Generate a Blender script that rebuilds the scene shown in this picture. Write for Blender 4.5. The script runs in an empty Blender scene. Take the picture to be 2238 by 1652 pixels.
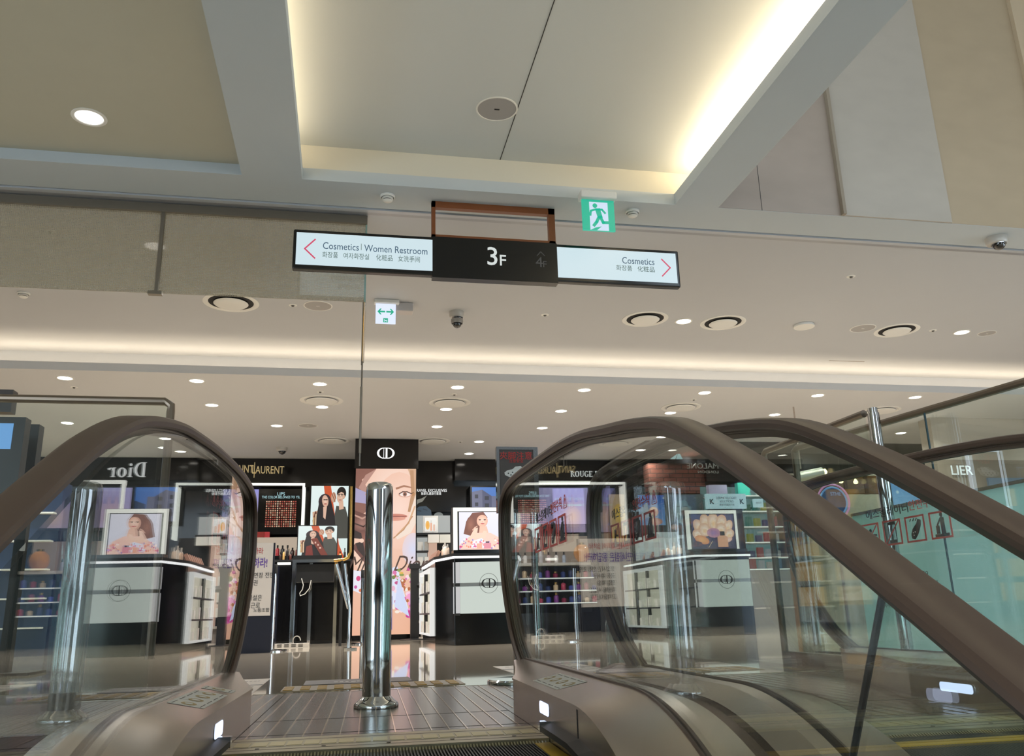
import bpy, bmesh, math, random
from mathutils import Vector, Matrix, Euler
random.seed(7)
SC = bpy.context.scene
COL = SC.collection
# ---------------------------------------------------------------- camera
H = 0.37
F_PX = 1836.74
PITCH, YAW, ROLL = 0.27222599, -0.19686867, 0.02694732
CX, CY = 1119.0, 826.0
M3 = Matrix.Rotation(YAW, 3, 'Z') @ Matrix.Rotation(PITCH, 3, 'X') @ Matrix.Rotation(ROLL, 3, 'Y')
cam_d = bpy.data.cameras.new('camera'); cam = bpy.data.objects.new('camera', cam_d); COL.objects.link(cam)
cam_d.sensor_fit = 'HORIZONTAL'; cam_d.sensor_width = 36.0; cam_d.lens = 36.0 * F_PX / 2238.0
cam_d.clip_start = 0.02; cam_d.clip_end = 200
right, fwd, up = M3.col[0], M3.col[1], M3.col[2]
R = Matrix((right, up, -fwd)).transposed()
cam.matrix_world = Matrix.Translation((0, 0, H)) @ R.to_4x4()
SC.camera = cam
# ---------------------------------------------------------------- colour, world, exposure
SC.view_settings.view_transform = 'Standard'; SC.view_settings.look = 'None'
SC.view_settings.exposure = 0.0; SC.view_settings.gamma = 1.0; SC.view_settings.use_curve_mapping = False
world = bpy.data.worlds.new('World'); SC.world = world; world.use_nodes = True
world.node_tree.nodes['Background'].inputs[0].default_value = (0.76, 0.89, 1.0, 1)
world.node_tree.nodes['Background'].inputs[1].default_value = 4.7
SC.cycles.max_bounces = 10; SC.cycles.diffuse_bounces = 4; SC.cycles.glossy_bounces = 5
SC.cycles.transmission_bounces = 4; SC.cycles.transparent_max_bounces = 24
SC.cycles.sample_clamp_indirect = 4.0; SC.cycles.use_denoising = True
SC.cycles.caustics_reflective = False; SC.cycles.caustics_refractive = False

def area(name, loc, size, power, color=(1, 1, 1), rot=(0, 0, 0), spread=math.pi, parent=None):
    l = bpy.data.lights.new(name, 'AREA'); l.shape = 'RECTANGLE'; l.size = size[0]; l.size_y = size[1]
    l.energy = power; l.color = color; l.spread = spread
    o = bpy.data.objects.new(name, l); COL.objects.link(o); o.location = loc; o.rotation_euler = rot
    return o
WARM = (1.0, 0.80, 0.52)
ZU, ZL = 3.65, 3.30
# coffer LED strips (in the troughs over the beams) and the long cove over the lower ceiling
area('led_strip_light_right', (2.88, 3.1, ZU + .115), (.10, 5.6), 75, WARM, (math.pi, math.radians(-28), 0))
area('led_strip_light_left', (-.62, 3.1, ZU + .115), (.10, 5.6), 22, WARM, (math.pi, math.radians(20), 0))
area('led_strip_light_cove', (1.0, 10.60, ZL + .045), (25, .06), 84, (1, .84, .62), (math.pi, 0, 0))
def disk(loc, r, power, color=(1, .96, .92)):
    l = bpy.data.lights.new('downlight_lamp', 'AREA'); l.shape = 'DISK'; l.size = 2 * r; l.energy = power; l.color = color; l.spread = math.radians(140)
    o = bpy.data.objects.new('downlight_lamp', l); COL.objects.link(o); o.location = loc; return o
# the off-frame part of the same grid of downlights
for yy in (11.2, 13.2, 15.0):
    for xx in (-9, -6, 9, 12): disk((xx, yy, ZL - .02), .085, 30)
for xx in (-6, -3.5, -.9, 6.5, 9.5):
    disk((xx, 8.2, ZU - .02), .085, 30)

# ---------------------------------------------------------------- pixel rays (reference frame 2238 x 1652)
def ray(px, py): return M3 @ Vector(((px - CX) / F_PX, 1, -(py - CY) / F_PX))
O = Vector((0, 0, H))
def atz(px, py, z): d = ray(px, py); return O + d * ((z - H) / d.z)
def aty(px, py, y): d = ray(px, py); return O + d * (y / d.y)
def atx(px, py, x): d = ray(px, py); return O + d * (x / d.x)
# escalator frame: turned 1.6 degrees from the room's axes
TH = math.radians(1.6); PIV = Vector((.13, 1.8, 0))
ESC = Matrix.Translation(PIV) @ Matrix.Rotation(-TH, 4, 'Z') @ Matrix.Translation(-PIV)
ESCI = ESC.inverted()
def atxl(px, py, x):
    o = ESCI @ O; d = ESCI.to_3x3() @ ray(px, py); return o + d * ((x - o.x) / d.x)
def atzl(px, py, z):
    o = ESCI @ O; d = ESCI.to_3x3() @ ray(px, py); return o + d * ((z - o.z) / d.z)

# ---------------------------------------------------------------- materials
def lin(c):
    if isinstance(c, str):
        c = c.lstrip('#'); c = [int(c[i:i + 2], 16) / 255 for i in (0, 2, 4)]
        c = [x / 12.92 if x <= .04045 else ((x + .055) / 1.055) ** 2.4 for x in c]
    return tuple(c[:3])
MATS = {}
def mat(name, col=(.5, .5, .5), rough=.5, metal=0, spec=.5, emit=None, es=0, noise=None, bump=None, coat=0, aniso=0):
    if name in MATS: return MATS[name]
    m = bpy.data.materials.new(name); m.use_nodes = True; nt = m.node_tree; b = nt.nodes['Principled BSDF']
    c = lin(col); b.inputs['Base Color'].default_value = (*c, 1); b.inputs['Roughness'].default_value = rough
    b.inputs['Metallic'].default_value = metal; b.inputs['Specular IOR Level'].default_value = spec
    b.inputs['Coat Weight'].default_value = coat; b.inputs['Coat Roughness'].default_value = .05
    if aniso: b.inputs['Anisotropic'].default_value = aniso
    if emit is not None:
        b.inputs['Emission Color'].default_value = (*lin(emit), 1); b.inputs['Emission Strength'].default_value = es
    if noise or bump:
        tc = nt.nodes.new('ShaderNodeTexCoord'); mp = nt.nodes.new('ShaderNodeMapping'); n = nt.nodes.new('ShaderNodeTexNoise')
        nt.links.new(tc.outputs['Object'], mp.inputs[0]); nt.links.new(mp.outputs[0], n.inputs['Vector'])
        sc, amt, st = noise or bump
        mp.inputs['Scale'].default_value = st; n.inputs['Scale'].default_value = sc; n.inputs['Detail'].default_value = 4
        if noise:
            mx = nt.nodes.new('ShaderNodeMix'); mx.data_type = 'RGBA'
            mx.inputs[6].default_value = (*[x * (1 - amt) for x in c], 1); mx.inputs[7].default_value = (*[min(1, x * (1 + amt)) for x in c], 1)
            nt.links.new(n.outputs['Fac'], mx.inputs[0]); nt.links.new(mx.outputs[2], b.inputs['Base Color'])
        if bump:
            bp = nt.nodes.new('ShaderNodeBump'); bp.inputs['Strength'].default_value = bump[1]; bp.inputs['Distance'].default_value = .002
            nt.links.new(n.outputs['Fac'], bp.inputs['Height']); nt.links.new(bp.outputs[0], b.inputs['Normal'])
    MATS[name] = m; return m
def emis(name, col, s): return mat(name, (.02, .02, .02), .4, emit=col, es=s)
def glass_mat(name, tint=(.86, .95, .92), ior=1.5):
    if name in MATS: return MATS[name]
    m = bpy.data.materials.new(name); m.use_nodes = True; nt = m.node_tree; nt.nodes.clear()
    out = nt.nodes.new('ShaderNodeOutputMaterial'); mx = nt.nodes.new('ShaderNodeMixShader')
    t = nt.nodes.new('ShaderNodeBsdfTransparent'); g = nt.nodes.new('ShaderNodeBsdfGlossy'); f = nt.nodes.new('ShaderNodeFresnel')
    t.inputs[0].default_value = (*tint, 1); g.inputs['Roughness'].default_value = 0.0; f.inputs[0].default_value = ior
    g.inputs[0].default_value = (1, 1, 1, 1)
    # the same fresnel from both sides of the pane
    geo = nt.nodes.new('ShaderNodeNewGeometry'); mr = nt.nodes.new('ShaderNodeMix'); mr.data_type = 'FLOAT'
    nt.links.new(geo.outputs['Backfacing'], mr.inputs[0]); mr.inputs[2].default_value = ior; mr.inputs[3].default_value = 1 / ior
    nt.links.new(mr.outputs[0], f.inputs[0])
    nt.links.new(f.outputs[0], mx.inputs[0]); nt.links.new(t.outputs[0], mx.inputs[1]); nt.links.new(g.outputs[0], mx.inputs[2])
    nt.links.new(mx.outputs[0], out.inputs[0]); MATS[name] = m; return m
def attr_mat(name, es, rough=.3, diffuse=.15):
    if name in MATS: return MATS[name]
    m = bpy.data.materials.new(name); m.use_nodes = True; nt = m.node_tree; b = nt.nodes['Principled BSDF']
    a = nt.nodes.new('ShaderNodeVertexColor'); a.layer_name = 'Col'
    b.inputs['Roughness'].default_value = rough
    if es > 0:
        nt.links.new(a.outputs[0], b.inputs['Emission Color']); b.inputs['Emission Strength'].default_value = es
        b.inputs['Base Color'].default_value = (.03, .03, .03, 1)
    else:
        nt.links.new(a.outputs[0], b.inputs['Base Color'])
    MATS[name] = m; return m

paint = mat('ceiling_paint', '#b9c0c4', .75, noise=(3, .02, (1, 1, 1)))
paint_up = mat('upper_ceiling_paint', '#b7b8ba', .7, noise=(2, .02, (1, 1, 1)))
paint_low = mat('lower_ceiling_paint', '#c4c4c4', .7, noise=(2, .02, (1, 1, 1)))
vinyl = mat('coffer_vinyl', '#cccfcd', .42, spec=.4, bump=(30, .25, (1, 25, 1)))
tan_panel = mat('tan_panel', '#b8b5a4', .6, noise=(5, .03, (1, 1, 1)))
marble_a = mat('marble_shaded_brown', '#9c8c7e', .35, noise=(3, .10, (1, 1, 2)))  # void wall panels: lit and shaded tones are put into the stone colour
marble_b = mat('marble_lit_pale', '#aaa092', .35, noise=(3, .08, (1, 1, 2)))
marble_c = mat('marble_shaded_tan', '#a8957a', .4, noise=(3, .08, (1, 1, 2)))
black = mat('gloss_black', '#0b0b0c', .12)
mblack = mat('matt_black', '#111112', .5)
rubber = mat('handrail_rubber', '#56443a', .42, spec=.45)
chrome = mat('polished_steel', '#c9ccd0', .06, 1)
steel = mat('brushed_steel', '#c6bab0', .27, 1, bump=(60, .05, (1, 40, 40)))
steel_d = mat('dark_steel', '#6b655e', .35, 1)
brass = mat('brass', '#c8a05a', .2, 1)
white = mat('white_plastic', '#e4e2dc', .4)
offwhite = mat('white_gloss_panel', '#dfe4e0', .15)
grey_speaker = mat('speaker_grille', '#a29e9b', .7)
glass = glass_mat('balustrade_glass', (.95, .98, .968), 1.72)
glass_t = glass_mat('barrier_glass', (.935, .98, .965))
clear = glass_mat('clear_acrylic', (.93, .97, .97))
lens = emis('downlight_lens', '#fff6ea', 9)
led_w = emis('white_led', '#f4f4ea', 1.25)
darkvoid = mat('vent_dark', '#1b1917', .8)

# ---------------------------------------------------------------- mesh building
class MB:
    def __init__(s): s.v = []; s.f = []; s.m = []; s.mats = []; s.c = None
    def mi(s, m):
        if m not in s.mats: s.mats.append(m)
        return s.mats.index(m)
    def add(s, vs, fs, m):
        o = len(s.v); i = s.mi(m); s.v += [tuple(v) for v in vs]
        for f in fs: s.f.append([o + k for k in f]); s.m.append(i)
    def box(s, a, b, m, M=None):
        x0, y0, z0 = a; x1, y1, z1 = b
        vs = [Vector(p) for p in ((x0, y0, z0), (x1, y0, z0), (x1, y1, z0), (x0, y1, z0), (x0, y0, z1), (x1, y0, z1), (x1, y1, z1), (x0, y1, z1))]
        if M: vs = [M @ v for v in vs]
        s.add(vs, [(3, 2, 1, 0), (4, 5, 6, 7), (0, 1, 5, 4), (1, 2, 6, 5), (2, 3, 7, 6), (3, 0, 4, 7)], m); return s
    def lathe(s, prof, m, n=32, c=(0, 0, 0), close=True):
        vs = []; fs = []; k = len(prof)
        for i in range(n):
            a = 2 * math.pi * i / n
            for r, z in prof: vs.append((c[0] + r * math.cos(a), c[1] + r * math.sin(a), c[2] + z))
        for i in range(n):
            j = (i + 1) % n
            for q in range(k - 1): fs.append((i * k + q, j * k + q, j * k + q + 1, i * k + q + 1))
        s.add(vs, fs, m); return s
    def tube(s, pts, r, m, n=10, caps=True):
        pts = [Vector(p) for p in pts]; vs = []; fs = []; prev = None
        for i, p in enumerate(pts):
            t = (pts[min(i + 1, len(pts) - 1)] - pts[max(i - 1, 0)]).normalized()
            if prev is None: a = t.orthogonal().normalized()
            else: a = (prev - t * prev.dot(t)).normalized()
            prev = a; b = t.cross(a)
            for k in range(n):
                th = 2 * math.pi * k / n; vs.append(p + a * r * math.cos(th) + b * r * math.sin(th))
        for i in range(len(pts) - 1):
            for k in range(n): fs.append((i * n + k, i * n + (k + 1) % n, (i + 1) * n + (k + 1) % n, (i + 1) * n + k))
        if caps: fs += [list(range(n))[::-1], [(len(pts) - 1) * n + k for k in range(n)]]
        s.add(vs, fs, m); return s
    def prism(s, poly, axis, a, b, m):
        # poly in the two other axes; extruded along axis from a to b
        n = len(poly)
        def P(u, w, t): return {'x': (t, u, w), 'y': (u, t, w), 'z': (u, w, t)}[axis]
        vs = [P(u, w, a) for u, w in poly] + [P(u, w, b) for u, w in poly]
        fs = [list(range(n))[::-1], list(range(n, 2 * n))] + [(i, (i + 1) % n, n + (i + 1) % n, n + i) for i in range(n)]
        s.add(vs, fs, m); return s
    def build(s, name, parent=None, smooth=False, bevel=0, M=None, angle=35):
        me = bpy.data.meshes.new(name); vs = s.v if M is None else [tuple(M @ Vector(v)) for v in s.v]
        me.from_pydata(vs, [], s.f)
        for m in s.mats: me.materials.append(m)
        me.polygons.foreach_set('material_index', s.m)
        me.update()
        bm = bmesh.new(); bm.from_mesh(me); bmesh.ops.recalc_face_normals(bm, faces=bm.faces)
        if smooth:
            for f in bm.faces: f.smooth = True
            lim = math.radians(angle)
            for e in bm.edges:
                if len(e.link_faces) == 2 and e.calc_face_angle(0) > lim: e.smooth = False
        bm.to_mesh(me); bm.free()
        o = bpy.data.objects.new(name, me); COL.objects.link(o)
        if bevel:
            md = o.modifiers.new('bevel', 'BEVEL'); md.width = bevel; md.segments = 2; md.limit_method = 'ANGLE'; md.angle_limit = math.radians(40)
        if parent is not None:
            o.parent = parent
        return o
def tag(o, label=None, cat=None, group=None, kind=None):
    if label: o['label'] = label
    if cat: o['category'] = cat
    if group: o['group'] = group
    if kind: o['kind'] = kind
    return o
def thing(name, label, cat, loc=(0, 0, 0), rz=0, group=None):
    o = bpy.data.objects.new(name, None); COL.objects.link(o); o.location = loc; o.rotation_euler = (0, 0, rz)
    o.empty_display_size = .1
    return tag(o, label, cat, group)
def struct(mb, name, **k): return tag(mb.build(name, **k), kind='structure')
ORD = ['first', 'second', 'third', 'fourth', 'fifth', 'sixth', 'seventh', 'eighth', 'ninth', 'tenth', 'eleventh', 'twelfth']

def text(body, size, m, parent, loc, ux=(1, 0, 0), uy=(0, 0, 1), align='CENTER', sx=1.0, mirror=False, depth=.002, name='lettering', shear=0, bold=0):
    cu = bpy.data.curves.new('t', 'FONT'); cu.body = body; cu.size = size; cu.align_x = align; cu.align_y = 'CENTER'
    cu.extrude = depth; cu.shear = shear; cu.offset = bold; cu.resolution_u = 3
    ob = bpy.data.objects.new('t', cu); COL.objects.link(ob); bpy.context.view_layer.update()
    me = bpy.data.meshes.new_from_object(ob.evaluated_get(bpy.context.evaluated_depsgraph_get()))
    bpy.data.objects.remove(ob); bpy.data.curves.remove(cu)
    ux = Vector(ux).normalized(); uy = Vector(uy).normalized(); uz = ux.cross(uy)
    s = -sx if mirror else sx
    Mx = Matrix((ux * s, uy, uz)).transposed().to_4x4(); Mx.translation = Vector(loc)
    me.transform(Mx)
    me.materials.clear(); me.materials.append(m)
    me.name = name; o = bpy.data.objects.new(name, me); COL.objects.link(o); o.parent = parent
    return o

def clip(poly):
    for ax, lim, sg in ((0, 0, 1), (0, 1, -1), (1, 0, 1), (1, 1, -1)):
        out = []
        for i in range(len(poly)):
            a, b = poly[i - 1], poly[i]; da, db = (a[ax] - lim) * sg, (b[ax] - lim) * sg
            if (da >= 0) != (db >= 0):
                t = da / (da - db); out.append(tuple(a[k] + (b[k] - a[k]) * t for k in range(5)))
            if db >= 0: out.append(b)
        poly = out
        if len(poly) < 3: return []
    return poly
def art(name, items, o, ux, uy, m, parent, step=.0004):
    """flat picture: o = lower-left corner, ux, uy = edge vectors; items are coloured shapes in 0..1"""
    o = Vector(o); ux = Vector(ux); uy = Vector(uy); nz = ux.cross(uy).normalized()
    V = []; Fc = []; C = []; asp = ux.length / uy.length
    lay = 0
    for it in items:
        k = it[0]; polys = []
        if k == 'rect':
            x0, y0, x1, y1, c = it[1:6]; c2 = it[6] if len(it) > 6 else c; c, c2 = lin(c), lin(c2)
            polys = [[(x0, y0, *c), (x1, y0, *c), (x1, y1, *c2), (x0, y1, *c2)]]
        elif k == 'poly':
            c = lin(it[2]); polys = [[(x, y, *c) for x, y in it[1]]]
        elif k == 'ell':
            cx, cy, rx, ry, c = it[1:6]; c2 = lin(it[6]) if len(it) > 6 and it[6] else lin(c); c = lin(c); n = 20
            rot = it[7] if len(it) > 7 else 0; P = []
            for i in range(n):
                a = 2 * math.pi * i / n; ex, ey = rx * math.cos(a) * asp, ry * math.sin(a)
                P.append((cx + (ex * math.cos(rot) - ey * math.sin(rot)) / asp, cy + ex * math.sin(rot) + ey * math.cos(rot), *c2))
            polys = [[(cx, cy, *c), P[i - 1], P[i]] for i in range(n)]
        elif k == 'line':
            pts, w, c = it[1], it[2], lin(it[3])
            for (xa, ya), (xb, yb) in zip(pts, pts[1:]):
                dx, dy = (xb - xa) * asp, yb - ya; L = math.hypot(dx, dy) or 1; nx, ny = -dy / L * w / asp, dx / L * w
                ex, ey = dx / L * w * .5 / asp, dy / L * w * .5
                polys.append([(xa - ex - nx / 2, ya - ey - ny / 2, *c), (xb + ex - nx / 2, yb + ey - ny / 2, *c), (xb + ex + nx / 2, yb + ey + ny / 2, *c), (xa - ex + nx / 2, ya - ey + ny / 2, *c)])
        for p in polys:
            p = clip(p)
            if len(p) < 3: continue
            b = len(V)
            for q in p: V.append(o + ux * q[0] + uy * q[1] + nz * step * lay); C.append((*q[2:5], 1))
            Fc.append(list(range(b, b + len(p))))
        lay += 1
    me = bpy.data.meshes.new(name); me.from_pydata([tuple(v) for v in V], [], Fc); me.materials.append(m)
    ca = me.color_attributes.new('Col', 'FLOAT_COLOR', 'POINT')
    ca.data.foreach_set('color', [x for c in C for x in c]); me.update()
    ob = bpy.data.objects.new(name, me); COL.objects.link(ob); ob.parent = parent
    return ob
art_e = attr_mat('lit_picture', 1.0); art_e2 = attr_mat('bright_screen', 1.25); art_p = attr_mat('printed_picture', 0)
art_d = attr_mat('dim_screen', .55)
#@@STRUCT
# ================================================================ STRUCTURE
def tile_floor():
    m = bpy.data.materials.new('polished_floor_tile'); m.use_nodes = True; nt = m.node_tree; b = nt.nodes['Principled BSDF']
    tc = nt.nodes.new('ShaderNodeTexCoord'); mp = nt.nodes.new('ShaderNodeMapping'); br = nt.nodes.new('ShaderNodeTexBrick')
    nt.links.new(tc.outputs['Object'], mp.inputs[0]); nt.links.new(mp.outputs[0], br.inputs['Vector'])
    br.offset = 0; br.inputs['Scale'].default_value = 1; br.inputs['Brick Width'].default_value = 1.2; br.inputs['Row Height'].default_value = 1.2
    br.inputs['Mortar Size'].default_value = .002; br.inputs['Mortar Smooth'].default_value = .1
    br.inputs['Color1'].default_value = (*lin('#c4b8a4'), 1); br.inputs['Color2'].default_value = (*lin('#beb29f'), 1); br.inputs['Mortar'].default_value = (*lin('#6d665d'), 1)
    nt.links.new(br.outputs['Color'], b.inputs['Base Color']); b.inputs['Roughness'].default_value = .045
    b.inputs['Specular IOR Level'].default_value = .75; b.inputs['Coat Weight'].default_value = .3; b.inputs['Coat Roughness'].default_value = .02
    return m
ftile = tile_floor()
def slab(name, x0, x1, y0, y1, z0, z1, m):
    b = MB(); b.box((x0, y0, z0), (x1, y1, z1), m); return struct(b, name)
# shop floor with the escalator opening left free (outline follows the turned escalator)
ex0 = -0.72; ex1 = 2.62
fl = MB(); fl.box((-12, 4.75, -.3), (14, 17.2, 0), ftile); fl.box((-12, 3.4, -.3), (-.80, 4.75, 0), ftile); fl.box((2.86, 2.4, -.3), (14, 4.75, 0), ftile)
struct(fl, 'floor')
wall_m = mat('wall_paint', '#8f8880', .7, noise=(2, .04, (1, 1, 1)))
# near ceiling (beams) with recesses, from behind the camera to the shutter track
TR = 6.46
near = MB()
def cbox(x0, x1, y0, y1, z0=ZU, z1=ZU + .10): near.box((x0, y0, z0), (x1, y1, z1), paint)
cbox(-12, 14, 6.05, TR)                      # band in front of the track
cbox(-.86, -.41, -3, 6.05); cbox(2.65, 3.04, -3, 6.05)   # beams on both sides of the coffer
cbox(-12, -.86, -4, -3); cbox(-.86, 3.04, -4, -3)
struct(near, 'ceiling')
cof = MB(); cof.box((-.86, -3, ZU + .30), (3.06, 6.35, ZU + .36), vinyl)
struct(cof, 'ceiling_coffer')
cw = MB(); cw.box((-.9, 6.051, ZU + .1), (3.06, 6.35, ZU + .30), mat('coffer_edge_paint', '#cfcabb', .6)); cw.box((-.92, -3, ZU + .1), (-.86, 6.35, ZU + .36), paint); cw.box((3.0, -3, ZU + .1), (3.06, 6.35, ZU + .4), paint)
struct(cw, 'trim_1')
seam = MB(); p0 = atz(1090, 358, ZU + .299); seam.box((p0.x - .003, -3, ZU + .298), (p0.x + .003, 6.05, ZU + .3), mblack); struct(seam, 'trim_2')
lc = MB(); lc.box((-12, -3, ZU + .09), (-.86, 6.06, ZU + .18), tan_panel); struct(lc, 'ceiling_recess')
# tall stone wall in the open void over the right side
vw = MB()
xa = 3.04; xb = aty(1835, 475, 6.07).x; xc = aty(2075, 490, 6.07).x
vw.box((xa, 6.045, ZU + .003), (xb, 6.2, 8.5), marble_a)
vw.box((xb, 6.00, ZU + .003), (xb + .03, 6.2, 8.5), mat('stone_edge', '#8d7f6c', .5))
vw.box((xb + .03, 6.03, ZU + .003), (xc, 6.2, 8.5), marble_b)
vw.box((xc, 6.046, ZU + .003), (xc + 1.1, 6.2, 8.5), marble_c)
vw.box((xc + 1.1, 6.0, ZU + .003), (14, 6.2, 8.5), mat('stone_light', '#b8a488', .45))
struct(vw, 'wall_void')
sj = MB()
q0 = aty(1690 + 5, 365 + 230 * 0, 6.09)
for (a, b_) in (((1657, 370), (1666, 462)),):
    B = aty(*b_, 6.045); sj.box((B.x - .002, 6.043, ZU), (B.x + .002, 6.046, 8.4), mblack)
struct(sj, 'trim_3')
sd = MB(); sd.box((14, 5.5, -.3), (14.2, 17.2, 8.5), wall_m); sd.box((14, -12, 2.6), (14.2, 5.5, 8.5), wall_m); sd.box((14, -12, -3), (14.2, -7, 2.6), wall_m); sd.box((14, -7, -3), (14.2, 5.5, -.6), wall_m); struct(sd, 'wall_right')  # opening left in this unseen wall to backlight the teal panels
sd = MB(); sd.box((-12.2, -6, -.3), (-12, 17.2, 4.2), wall_m); struct(sd, 'wall_left')
sd = MB(); sd.box((-12, -4, 8.5), (14, 6.2, 8.6), wall_m); struct(sd, 'ceiling_void_blocker')  # unseen lid added to keep sky light off the void wall
# upper ceiling, cove, lower ceiling
uc = MB(); uc.box((-12, TR + .12, ZU), (14, 11.0, ZU + .1), paint_up); struct(uc, 'ceiling_upper')
YL = 10.46
cv = MB(); cv.box((-12, YL, ZL), (14, YL + .03, ZL + .10), paint_low); cv.box((-12, 10.88, ZL + .03), (14, 11.0, ZU), paint_up)
cv.box((-12, YL + .03, ZL), (14, 10.88, ZL + .03), paint_low); struct(cv, 'trim_4')
lcg = MB(); lcg.box((-12, 10.88, ZL), (14, 17.2, ZL + .03), paint_low); struct(lcg, 'ceiling_lower')
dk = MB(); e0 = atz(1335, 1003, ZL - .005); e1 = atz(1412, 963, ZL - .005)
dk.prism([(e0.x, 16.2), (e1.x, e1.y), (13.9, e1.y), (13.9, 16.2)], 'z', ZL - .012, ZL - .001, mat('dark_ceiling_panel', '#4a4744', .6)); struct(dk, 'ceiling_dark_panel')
# shutter track: dark slot, two steel rails
tr = MB(); tr.box((-12, TR, ZU + .02), (14, TR + .12, ZU + .09), mblack)
tr.box((-12, TR + .014, ZU - .012), (14, TR + .062, ZU + .02), mat('track_metal', '#b4b6ba', .4, .1)); tr.box((-12, TR + .070, ZU - .006), (14, TR + .120, ZU + .02), mat('track_metal_2', '#9d9da0', .3, .3))
struct(tr, 'trim_5')
# back wall of the shops
bw = MB(); bw.box((-12, 16.9, 0), (14, 17.1, ZL), mblack); struct(bw, 'wall_back')
# the hall behind the camera: lower floor, rear wall with openings added for glints and daylight
lf = MB(); lf.box((-14, -14, -3.1), (16, 4.6, -3), mat('lower_floor', '#b4aa98', .2)); struct(lf, 'floor_lower')
rw = MB(); rmat = mat('rear_wall', '#4b4844', .6)
for x0_, x1_ in ((-8.3, -1.0), (.5, 6.2), (8.9, 14)): rw.box((x0_, -12.2, -5), (x1_, -12, 8.5), rmat)
rw.box((-1.0, -12.25, -5), (.5, -12, 8.5), mat('rear_glint_pier', '#8a7658', .6))  # tan pier added so the bollard mirrors a gold stripe
rw.box((-12, -12.2, -5), (14, -12, -2.2), MATS['rear_wall']); rw.box((-12, -12.2, 1.4), (14, -12, 2.2), MATS['rear_wall'])
struct(rw, 'wall_rear')
sl = MB(); sl.box((-12, 3.4, -.75), (-.80, 3.42, 0), mat('slab_edge', '#b5b0a6', .5)); sl.box((2.86, 2.38, -.75), (14, 2.4, 0), MATS['slab_edge']); sl.box((-.8, 4.7, -.9), (2.86, 4.75, -.3), MATS['slab_edge']); struct(sl, 'trim_6')

# ================================================================ ESCALATORS
def zoff(v, s=2.38, r=1.3):
    if v >= s: return 0.0
    d = s - v; lim = r * math.sin(math.radians(30))
    if d <= lim: return -(r - math.sqrt(r * r - d * d))
    return -(r - r * math.cos(math.radians(30))) - (d - lim) * math.tan(math.radians(30))
def catmull(p, n=6):
    p = [Vector((a, b)) for a, b in p]; q = []
    for i in range(len(p) - 1):
        a, b, c, d = p[max(i - 1, 0)], p[i], p[i + 1], p[min(i + 2, len(p) - 1)]
        for k in range(n):
            t = k / n; q.append(.5 * ((2 * b) + (c - a) * t + (2 * a - 5 * b + 4 * c - d) * t * t + (3 * b - 3 * c + d - a) * t ** 3))
    q.append(p[-1]); return q
INC = [(2.15, .872), (1.88, .81), (1.6, .69), (1.4, .588), (1.234, .497), (1.07, .404), (.93, .325), (0, -.21), (-1.2, -.90)]
RAIL1 = [(3.90, .06), (4.08, .13), (4.28, .24), (4.45, .40), (4.56, .57), (4.60, .75), (4.575, .92), (4.46, 1.005), (4.2, 1.033), (3.6, 1.018), (3.1, .995), (2.75, .965), (2.45, .92)] + INC
RAIL0 = [(3.70, .06), (3.87, .13), (4.06, .24), (4.22, .40), (4.335, .57), (4.375, .73), (4.335, .89), (4.20, .975), (3.85, 1.005), (3.3, .998), (2.88, .974), (2.55, .942), (2.17, .868), (1.9, .768), (1.68, .656), (1.47, .54), (.95, .25), (0, -.30), (-1.2, -.99)]
RAIL2 = [(3.16, .06), (3.33, .13), (3.54, .24), (3.72, .40), (3.85, .57), (3.90, .74), (3.86, .90), (3.72, .972), (3.45, .985), (3.05, .974), (2.75, .957), (2.43, .915)] + INC
E_A = thing('escalator', 'escalator the camera rides, brown handrails on both sides and polished post at its landing', 'escalator', (0, 0, 0), 0)
E_A.matrix_world = ESC
E_B = thing('escalator', 'neighbouring escalator in the right half, yellow edged step by its comb plate', 'escalator', (0, 0, 0), 0)
E_B.matrix_world = ESC
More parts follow.
